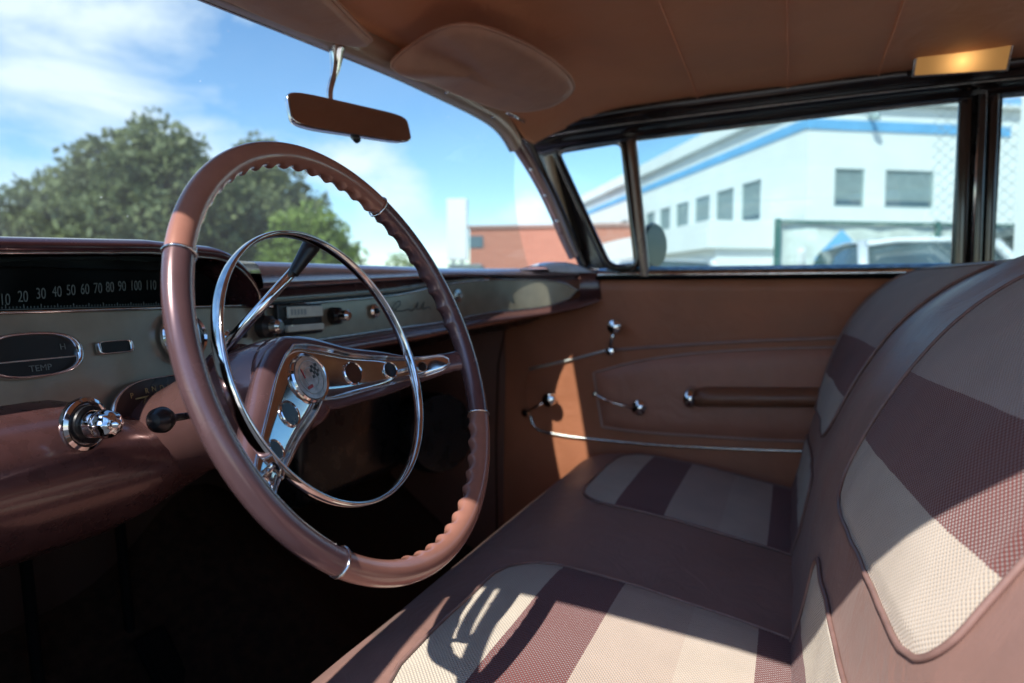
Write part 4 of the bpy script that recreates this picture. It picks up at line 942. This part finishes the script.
# spokes: one V through the hub; mirrored about the wheel's own axis
def arm(s):   # s: -1..1, from left rim to right rim
    k = abs(s); u = smooth([(0, 0), (.25, .058), (.5, .107), (.75, .149), (.9, .170), (1, .182)], k); v = smooth([(0, .004), (.25, -.0195), (.5, -.0375), (.75, -.0535), (.9, -.062), (1, -.067)], k)
    h = smooth([(0, -.074), (.25, -.068), (.5, -.056), (.75, -.041), (.88, -.018), (1, -.002)], k)
    u = math.copysign(u, s)
    if abs(s) < .12: v = v+(.0)*1
    c13, s13 = cos(radians(PH)), sin(radians(PH)); return Vector((u*c13-v*s13, u*s13+v*c13, h))
def armrows(wf, hoff, thick, k0=-1, k1=1, n=72, bulge=.003, rounded=True):
    R = []
    for i in range(n+1):
        s = k0+(k1-k0)*i/n; p = arm(s); t = (arm(min(1, s+.02))-arm(max(-1, s-.02))).normalized(); N_ = Vector((0, 0, 1)); N_ = (N_-t*N_.dot(t)).normalized(); B = N_.cross(t).normalized()
        wu, wd = wf(s); th = thick*(1-.72*abs(s)**3)
        if rounded: R.append([p+B*wu*f+N_*(hoff+z) for f, z in ()] + [p+B*(wu*.82)+N_*(hoff+bulge*.6), p+B*(wu*.4)+N_*(hoff+bulge), p+N_*(hoff+bulge), p-B*(wd*.4)+N_*(hoff+bulge), p-B*(wd*.82)+N_*(hoff+bulge*.6), p-B*(wd*.97)+N_*(hoff-.003), p-B*wd+N_*(hoff-th*.45), p-B*wd*.9+N_*(hoff-th*.9), p-B*wd*.6+N_*(hoff-th), p+B*wu*.6+N_*(hoff-th), p+B*wu*.9+N_*(hoff-th*.9), p+B*wu+N_*(hoff-th*.45), p+B*(wu*.97)+N_*(hoff-.003)])
        else: R.append([p+B*wu+N_*(hoff-thick), p+B*wu+N_*hoff, p+B*wu*.5+N_*(hoff+bulge*.2), p+N_*(hoff+bulge*.2), p-B*wd*.5+N_*(hoff+bulge*.2), p-B*wd+N_*hoff, p-B*wd+N_*(hoff-thick)])
    return R
def wf_body(s):
    k = abs(s); return (smooth([(0, .044), (.12, .042), (.3, .033), (.5, .026), (.75, .016), (.9, .012), (.96, .012), (1, .013)], k), smooth([(0, .034), (.12, .036), (.3, .030), (.5, .025), (.75, .016), (.9, .012), (.96, .012), (1, .013)], k))
def wf_plate(s):
    k = abs(s); return (smooth([(0, .031), (.12, .029), (.3, .0215), (.5, .0165), (.75, .0115), (.87, .0085), (.905, .003)], k), smooth([(0, .027), (.12, .027), (.3, .0200), (.5, .0160), (.75, .0115), (.87, .0085), (.905, .003)], k))
grid('spoke', armrows(wf_body, -.001, .022), WHEEL, wh, cc=True)
PL = mat('polished_spoke_plate', (.66, .67, .66), .10, 1, var=.12, vscale=30)
plate = grid('spoke_plate', armrows(wf_plate, .0035, .004, -.905, .905, 80, .002, False), PL, wh)
pr = armrows(wf_plate, .0035, .004, -.905, .905, 80, .002, False)
tube('plate_edge', [r[1] for r in pr]+[r[5] for r in pr[::-1]], .0013, CHROME, plate, 6, True)
lathe('hub_shell', [(0, -.070), (.038, -.074), (.047, -.082), (.050, -.095), (.046, -.104), (0, -.105)], ROSE, wh, Matrix.Identity(4), 40, 60)
for s, r in ((.25, .0125), (.5, .0092), (.755, .0056), (-.25, .0125), (-.5, .0092), (-.755, .0056)):
    p = arm(s); t = (arm(s+.02)-arm(s-.02)).normalized(); N_ = Vector((0, 0, 1)); N_ = (N_-t*N_.dot(t)).normalized(); Mh = axisM(p+N_*.0042, N_, (0, 1, 0))
    rg = lathe('spoke_hole', [(r*.86, -.001), (r*1.02, -.0005), (r*1.06, .0012), (r, .0022), (r*.9, .0014), (r*.84, -.001)], CHROME, plate, Mh)
    lathe('cup', [(0, .0002), (r*.5, .0003), (r*.86, .0011)], mat('hole_cup', (.16, .10, .08), .16, .8) if s == .25 else BLACK, rg, Mh)  # one cup coloured lighter to imitate the reflection it catches
# medallion
Mm = axisM(Vector((-.006, -.002, -.0690)), (0, 0, 1), (0, 1, 0))
md = lathe('medallion', [(0, .0), (.0250, 0), (.0255, .004), (.0240, .0058), (.0225, .0050), (.022, .0043), (0, .0043)], CHROME, wh, Mm, 40)
face = lathe('emblem_disc', [(0, .0046), (.0218, .0046), (.0216, .0052), (0, .0056)], mat('emblem_clear_plastic', (.42, .38, .36), .2, .4, coat=.8, var=.25, vscale=160), md, Mm, 40)
b = MB(); Mm2 = Matrix.Translation((-.006, -.002, -.0690)) @ Matrix.Rotation(radians(PH), 4, 'Z')
for i in range(4):
    for j in range(4):
        if (i+j) % 2 == 0: b.box((.002+i*.0032, -.002+j*.0032, .0056), (.0051+i*.0032, .0011+j*.0032, .006), 0, Mm2)
b.build('checker', BLACK, face, False)
b = MB(); b.box((-.012, -.009, .0056), (-.004, -.006, .006), 0, Mm2); b.box((-.010, .002, .0056), (-.0085, .012, .006), 0, Mm2); b.build('red_crest', RED, face, False)
for rr in (.010, .017): tube('ring_mark', [Mm @ Vector((rr*cos(t), rr*sin(t), .0057)) for t in [2*pi*k/40 for k in range(40)]], .0003, FRAME, face, 5, True)
# horn ring
HR, HH = .134, -.0305
R = []
for i in range(160):
    a_ = 2*pi*i/160; w = .0058+.0016*(.5+.5*cos(a_-radians(190))); row = []
    for j in range(12):
        t = 2*pi*j/12; row.append(Vector((-.010+(HR+.0026*cos(t))*cos(a_), (HR+.0026*cos(t))*sin(a_), HH+w*sin(t))))
    R.append(row)
hr = grid('horn_ring', R, CHROME, wh, cr=True, cc=True)
for s in (-1, 1):
    ang = radians(PH+(-19 if s > 0 else 199)); p = Vector((HR*cos(ang)-.010, HR*sin(ang), HH)); q = arm(s*.66)+Vector((0, 0, .003)); sd = Vector((-sin(ang), cos(ang), 0))
    tube('ring_bracket', [p+Vector((0, 0, .001)), p.lerp(q, .5)+Vector((0, 0, -.002)), q], [.0032, .0032, .0045], CHROME, hr, 8)
wh.matrix_world = WM

# =================================================================== FRONT BENCH SEAT
seat = empty('bench_seat', 'mauve vinyl front bench seat with striped maroon and pale woven inserts', 'seat', (.1, 0, .35))
class Prof:
    def __init__(s, pts, n=10):
        P = catmull([Vector((0, y, z)) for y, z in pts], n); s.P = P; s.S = [0]
        for a_, c_ in zip(P, P[1:]): s.S.append(s.S[-1]+(c_-a_).length)
        s.L = s.S[-1]
    def at(s, q):
        q = max(0, min(s.L-1e-6, q))
        lo, hi = 0, len(s.S)-1
        while hi-lo > 1:
            m_ = (lo+hi)//2
            if s.S[m_] <= q: lo = m_
            else: hi = m_
        t = (q-s.S[lo])/(s.S[hi]-s.S[lo]); p = s.P[lo].lerp(s.P[hi], t)
        a_, c_ = s.P[max(lo-1, 0)], s.P[min(hi+1, len(s.P)-1)]; tn = (c_-a_).normalized(); return p, Vector((0, tn.z, -tn.y))
    def find(s, axis, val, lo=0, hi=None):
        hi = hi or s.L; best = min((abs((s.at(lo+(hi-lo)*i/400)[0][axis])-val), lo+(hi-lo)*i/400) for i in range(401)); return best[1]
X0, X1 = -.56, .738
CP = Prof([(-.10, .638), (-.05, .645), (0, .655), (.05, .664), (.1, .673), (.2, .690), (.3, .700), (.36, .702), (.41, .698), (.45, .686), (.484, .660), (.503, .62), (.510, .56), (.50, .48), (.48, .40)])
BP = Prof([(.015, .58), (-.005, .63), (-.018, .67), (-.030, .72), (-.042, .78), (-.060, .85), (-.088, .92), (-.124, .99), (-.162, 1.045), (-.205, 1.088), (-.25, 1.120), (-.30, 1.142), (-.345, 1.148), (-.385, 1.135), (-.41, 1.10), (-.42, 1.04), (-.42, .9), (-.42, .6)])
def inset(x, r):
    d = max(0, (X0+r)-x, x-(X1-r))/r; return r*(1-sqrt(max(0, 1-min(1, d)**2)))
def cush(x, s, off=0):
    p, n_ = CP.at(s); n_ = -n_ if n_.z < 0 and p.y < .4 else n_
    n_ = Vector((0, abs(n_.y) if p.y > .3 else n_.y, abs(n_.z)))
    n_.normalize()
    bul = .007*(math.exp(-((x-.48)/.17)**4)+math.exp(-((x+.19)/.17)**4))*min(1, max(0, (p.y+.05)/.1))*min(1, max(0, (.45-p.y)/.08))
    p = Vector((x, p.y, p.z))+n_*(bul+off-inset(x, .045)); p.z += .0016*noise.noise(Vector((x*9, s*9, 2))); return p
def back(x, s, off=0):
    p, n_ = BP.at(s); 
    if n_.y < 0 and p.y > -.3: n_ = -n_
    if p.y <= -.3 and n_.z < 0: n_ = -n_
    fw = .055*max(0, min(1, (x-.3)/.4))**1.5*max(0, min(1, (p.z-.86)/.26))
    bul = .008*(math.exp(-((x-.49)/.17)**4)+math.exp(-((x+.21)/.17)**4))*max(0, min(1, (p.z-.8)/.1))*max(0, min(1, (1.14-p.z)/.06))
    ridge = .010*math.exp(-((x-.145)/.085)**2)*max(0, min(1, (p.z-.7)/.15))
    if x < -.01: fw -= .030*min(1.25, (-.01-x)/.42)**1.4*max(0, (p.z-.60)/.28)
    p = Vector((x, p.y+fw, p.z))+n_*(bul+ridge+off-inset(x, .05)); p.y += .004*noise.noise(Vector((x*7, s*7, 5)))+.0016*noise.noise(Vector((x*24, s*9, 5))); return p
def linspace(a_, c_, n): return [a_+(c_-a_)*i/(n-1) for i in range(n)]
xs_ = [X0+.002+.045*(1-cos(pi/2*i/8)) for i in range(8)]+linspace(X0+.05, X1-.05, 90)+[X1-.002-.045*(1-sin(pi/2*i/8)) for i in range(1, 9)]
cushion = grid('cushion', [[cush(x, s) for s in linspace(0, CP.L, 90)] for x in xs_], VINYL, seat)
backrest = grid('backrest', [[back(x, s) for s in linspace(0, BP.L, 150)] for x in xs_], VINYL, seat)
def insert(fn, par, name, u0, u1, v0, v1, r0, r1, m, vmap=None, off=.003, pipe=True, sk=None):
    """rounded rectangle in the (u, v) skin of the seat; r0 corner radius at v0, r1 at v1"""
    n = 60; R = []; UV = []; left = []; right = []
    for i in range(n+1):
        v = v0+(v1-v0)*i/n; e = 0
        if v-v0 < r0: e = r0-sqrt(max(0, r0*r0-(r0-(v-v0))**2))
        if v1-v < r1: e = r1-sqrt(max(0, r1*r1-(r1-(v1-v))**2))
        a_, c_ = u0+e, u1-e; row = []; uvr = []
        for j in range(41):
            u = a_+(c_-a_)*j/40; ed = min(j, 40-j, i if r0 >= 0 else 99, n-i)/1.5; row.append(fn(u, v, off if ed >= 1 else off*.3)); uvr.append((u, v))
        R.append(row); UV.append(uvr); left.append(fn(a_, v, .0022)); right.append(fn(c_, v, .0022))
    o = grid(name, R, m, par, uv=UV)
    if pipe:
        lp = left[::-1]+[fn(u0+r0+(u1-u0-2*r0)*j/20, v0, .0022) for j in range(1, 20)]+right+[fn(u1-r1-(u1-u0-2*r1)*j/20, v1, .0022) for j in range(1, 20)]
        tube('piping', lp, .0026, PIPE, o, 8, True)
    return o
MAR = (.16, .045, .040); BEI = (.53, .435, .345); BEI2 = (.49, .38, .30); LGT = (.55, .475, .375); GRY = (.38, .275, .24)
cv = lambda y: CP.find(1, y, 0, CP.find(1, .46))
v_end = cv(.368)
CL = cloth('seat_cushion_cloth', [(cv(-.06), cv(.028), MAR), (cv(.028), cv(.107), BEI), (cv(.107), cv(.203), BEI2), (cv(.203), cv(.292), MAR), (cv(.292), v_end+.02, LGT)])
insert(cush, cushion, 'seat_insert', -.40, -.004, cv(-.05), v_end, .005, .075, CL)
insert(cush, cushion, 'seat_insert', .292, .705, cv(-.05), v_end, .005, .075, CL)
bv = lambda z: BP.find(2, z, 0, BP.find(1, -.33))
BC = cloth('seat_back_cloth', [(bv(.60), bv(.695), MAR), (bv(.695), bv(.80), LGT), (bv(.80), bv(.922), BEI), (bv(.922), bv(1.003), MAR), (bv(1.003), bv(1.145), GRY)])
insert(back, backrest, 'back_insert', -.435, -.006, bv(.848), bv(1.132), .05, .05, BC)
insert(back, backrest, 'back_insert', .300, .692, bv(.848), bv(1.138), .05, .04, BC)
insert(back, backrest, 'back_insert', -.435, -.010, bv(.62), bv(.775), .004, .03, BC)
insert(back, backrest, 'back_insert', .300, .700, bv(.62), bv(.785), .004, .03, BC)
# seams
tube('seam', [back(.145+.0*s, s, .001) for s in linspace(bv(.66), bv(1.1), 60)], .0012, VINYL, backrest, 6) if False else None
tube('seam', [back(-.435-.08*i/20, bv(.852)-.03*i/20, .0012) for i in range(21)], .0015, PIPE, backrest, 6)
tube('cushion_welt', [cush(x, CP.find(1, .492, CP.L*.5), .001) for x in linspace(X0+.06, X1-.06, 80)], .0028, PIPE, cushion, 8)
b = MB(); b.box((X0+.03, -.38, .36), (X1-.03, .47, .50)); b.build('seat_base', BLACK, seat, False)
settle(seat, (.1, 0, .36))

# =================================================================== MIRROR, VISORS, DOME LAMP, PEDALS
mir = empty('rear_view_mirror', 'rectangular rear view mirror with chrome back hanging from the windshield header', 'mirror', (0, .64, 1.47))
A = at(287, 108, Y=.615); B = at(408, 131, Y=.555)
c0 = (A+B)/2; ax = (B-A).normalized(); L2 = (B-A).length/2; upm = Vector((0, 0, 1)); upm = (upm-ax*upm.dot(ax)).normalized(); nm = ax.cross(upm); 
if nm.dot(EYE-c0) < 0: nm = -nm
upm = (upm-nm*.24).normalized(); nm = (nm-upm*nm.dot(upm)).normalized()
MMr = Matrix(((ax.x, upm.x, nm.x, c0.x), (ax.y, upm.y, nm.y, c0.y), (ax.z, upm.z, nm.z, c0.z), (0, 0, 0, 1)))
def mshape(s): return [(x*s, y*s*(1-.10*(x/L2+1)*.5)) for x, y in superell(L2, .0245, 48, 6)]
grid('housing', [[MMr @ Vector((x, y, h)) for x, y in mshape(s)] for s, h in ((.5, -.016), (.85, -.013), (.97, -.006), (1.0, .0), (1.0, .004), (.975, .005))], CHROME, mir, cc=True, caps=True)
mesh('mirror_glass', [MMr @ Vector((x, y, .0056)) for x, y in mshape(.975)], [tuple(range(48))], mat('rear_mirror_glass', (.50, .46, .44), .04, 1, var=.03), mir, False)
sA, sB = at(330, 96, Y=.605), at(337, 48, Y=.60); tube('stem', catmull([sA-Vector((0, 0, .012)), sA+Vector((0, 0, .008)), sA.lerp(sB, .6)+Vector((.003, 0, 0)), sB+Vector((0, 0, .004))], 5), [.0048]*9+[.006, .007, .008, .009, .010, .011, .012], CHROME, mir, 10)
tube('tilt_tab', [c0-upm*.022-nm*.002, c0-upm*.031+nm*.002], [.007, .005], BLACK, mir, 8)
settle(mir, (0, .62, 1.47))
def visor(name, label, outline, zoff, tilt):
    v = empty(name, label, 'sun visor', (0, 0, 0), 'sun visors above the windshield')
    P = [at(px, py, Y=zz) if zz < 1 else at(px, py, Z=zz) for px, py, zz in outline]; P = catmull(P, 6, True); c_ = sum(P, Vector())/len(P); rows = []
    for s, h in ((.30, -.0115), (.86, -.0110), (.95, -.009), (.985, -.005), (1, 0), (.985, .005), (.95, .008), (.3, .009)):
        rows.append([c_+(p-c_)*s+Vector((0, 0, h)) for p in P])
    pn = grid('visor_pad', rows, VISOR, v, cc=True, caps=True)
    tube('piping', [p.copy() for p in P], .003, VISOR, pn, 6, True)
    return v, c_
zf, zb = 1.463, 1.494
v1, c1 = visor('sun_visor', 'rounded passenger sun visor folded up beneath the headliner', [(392, 66, .570), (417, 41, .535), (446, 27, 1.474), (478, 26, 1.482), (519, 41, 1.486), (552, 60, 1.482), (572, 80, 1.475), (570, 94, 1.468), (548, 106, 1.460), (512, 109, 1.454), (468, 96, 1.449), (430, 80, .575)], 0, 0)
tube('pivot_rod', [at(512, 112, Z=1.458)+Vector((0, .01, .0)), at(524, 121, Z=1.462)], .004, CHROME, v1, 8)
settle(v1, c1)
v2, c2 = visor('sun_visor', 'driver sun visor at the top edge, its tapered end beside the mirror stem', [(371, 40, .56), (356, 42, .575), (322, 34, .580), (280, 18, .580), (235, -2, .575), (180, -32, .56), (180, -100, .48), (260, -80, .46), (308, -25, .48), (338, 5, .51), (360, 28, .54)], 0, 0)
settle(v2, c2)
dl = empty('dome_light', 'lit amber rectangular courtesy light on the headliner above the side window', 'lamp', (.4, -.24, 1.5))
def onhl(px, py):
    z = 1.52
    for _ in range(12): p_ = at(px, py, Z=z); z = z*.5+.5*(hl_z(p_.x, p_.y)-.006)
    return p_
q = [at(916, 52, X=.585), at(1009, 45, X=.585), at(1008, 69, X=.605), at(916, 75, X=.605)]
cc_ = sum(q, Vector())/4; exx = (q[1]-q[0]+q[2]-q[3]).normalized(); eyy = (q[3]-q[0]+q[2]-q[1]); eyy = (eyy-exx*eyy.dot(exx)); hw = (q[1]-q[0]).length/2; hh = eyy.length/4; eyy.normalize(); nn = exx.cross(eyy); nn = nn if nn.x < 0 else -nn
Md = Matrix(((exx.x, eyy.x, nn.x, cc_.x), (exx.y, eyy.y, nn.y, cc_.y), (exx.z, eyy.z, nn.z, cc_.z), (0, 0, 0, 1)))
boxo('bezel', (-hw-.004, -hh-.004, -.014), (hw+.004, hh+.004, .001), CHROME_SATIN, dl, .002, Md)
LENS = bpy.data.materials.new('amber_lens'); LENS.use_nodes = True; ln = LENS.node_tree; pbn = ln.nodes['Principled BSDF']; pbn.inputs['Base Color'].default_value = (.45, .25, .09, 1); pbn.inputs['Roughness'].default_value = .3; pbn.inputs['Transmission Weight'].default_value = .0
tcc = ln.nodes.new('ShaderNodeTexCoord'); dd_ = ln.nodes.new('ShaderNodeVectorMath'); dd_.operation = 'DISTANCE'; bulb_at = Md @ Vector((hw*.02, 0, .004)); dd_.inputs[1].default_value = bulb_at-Vector((.4, -.24, 1.5)) * 0
ln.links.new(tcc.outputs['Object'], dd_.inputs[0])
mrr = ln.nodes.new('ShaderNodeMapRange'); mrr.inputs['From Min'].default_value = 0; mrr.inputs['From Max'].default_value = hw*1.05; mrr.inputs['To Min'].default_value = 1; mrr.inputs['To Max'].default_value = 0; ln.links.new(dd_.outputs['Value'], mrr.inputs[0])
pw = ln.nodes.new('ShaderNodeMath'); pw.operation = 'POWER'; pw.inputs[1].default_value = 3.2; ln.links.new(mrr.outputs[0], pw.inputs[0])
ma = ln.nodes.new('ShaderNodeMath'); ma.operation = 'MULTIPLY_ADD'; ma.inputs[1].default_value = .95; ma.inputs[2].default_value = .13; ln.links.new(pw.outputs[0], ma.inputs[0])
pbn.inputs['Emission Color'].default_value = (1, .50, .15, 1); ln.links.new(ma.outputs[0], pbn.inputs['Emission Strength'])
boxo('lens', (-hw, -hh, -.001), (hw, hh, .004), LENS, dl, .0015, Md)
settle(dl, cc_)
# pedals, cable under the dash, heater box
def pedal(name, label, c_, w, h, grp=None):
    e = empty(name, label, 'pedal', c_)
    M = Matrix.Translation(c_) @ Matrix.Rotation(radians(55), 4, 'X'); boxo('pad', (-w/2, -h/2, -.006), (w/2, h/2, .006), RUBBER, e, .004, M)
    boxo('tread', (-w/2+.006, -h/2+.006, .006), (w/2-.006, h/2-.006, .009), RUBBER, e, .001, M); tube('arm', [M @ Vector((0, 0, -.006)), M @ Vector((0, .08, -.06)), Vector((c_[0], c_[1]+.12, c_[2]+.38))], .008, RUBBER, e, 8); settle(e, c_); return e
pedal('brake_pedal', 'wide black brake pedal hanging in the dark footwell', (-.32, .86, .50), .13, .055)
pedal('accelerator_pedal', 'long black accelerator pedal right of the brake pedal', (-.16, .88, .47), .055, .20)
cb = tube('cable', catmull([at(18, 525, Y=.60), at(35, 533, Y=.60), at(55, 528, Y=.605), at(72, 518, Y=.62)], 6), .0012, CHROME_SATIN, None, 6); tag(cb, 'thin loose cable looping below the lower dash edge', 'cable')
tg_ = boxo('cable_tag', (-.010, -.002, -.004), (.012, .002, .004), mat('yellow_tag', (.45, .30, .03), .6, var=.1), None, .001, Matrix.Translation(at(72, 521, Y=.615)) @ Matrix.Rotation(radians(-15), 4, 'Y')); tag(tg_, 'small yellow tag on the cable below the dash', 'tag')
hb = empty('heater_box', 'black heater box under the dash behind the steering wheel', 'heater', (.25, .85, .7))
lathe('blower_housing', [(0, 0), (.085, 0), (.09, .02), (.09, .08), (.085, .1), (0, .1)], BLACK, hb, axisM(at(418, 430, Y=.80), (-.5, -1, .1)))
boxo('duct', (.05, .80, .70), (.40, .98, .92), BLACK, hb, .02)
settle(hb, (.25, .85, .7))
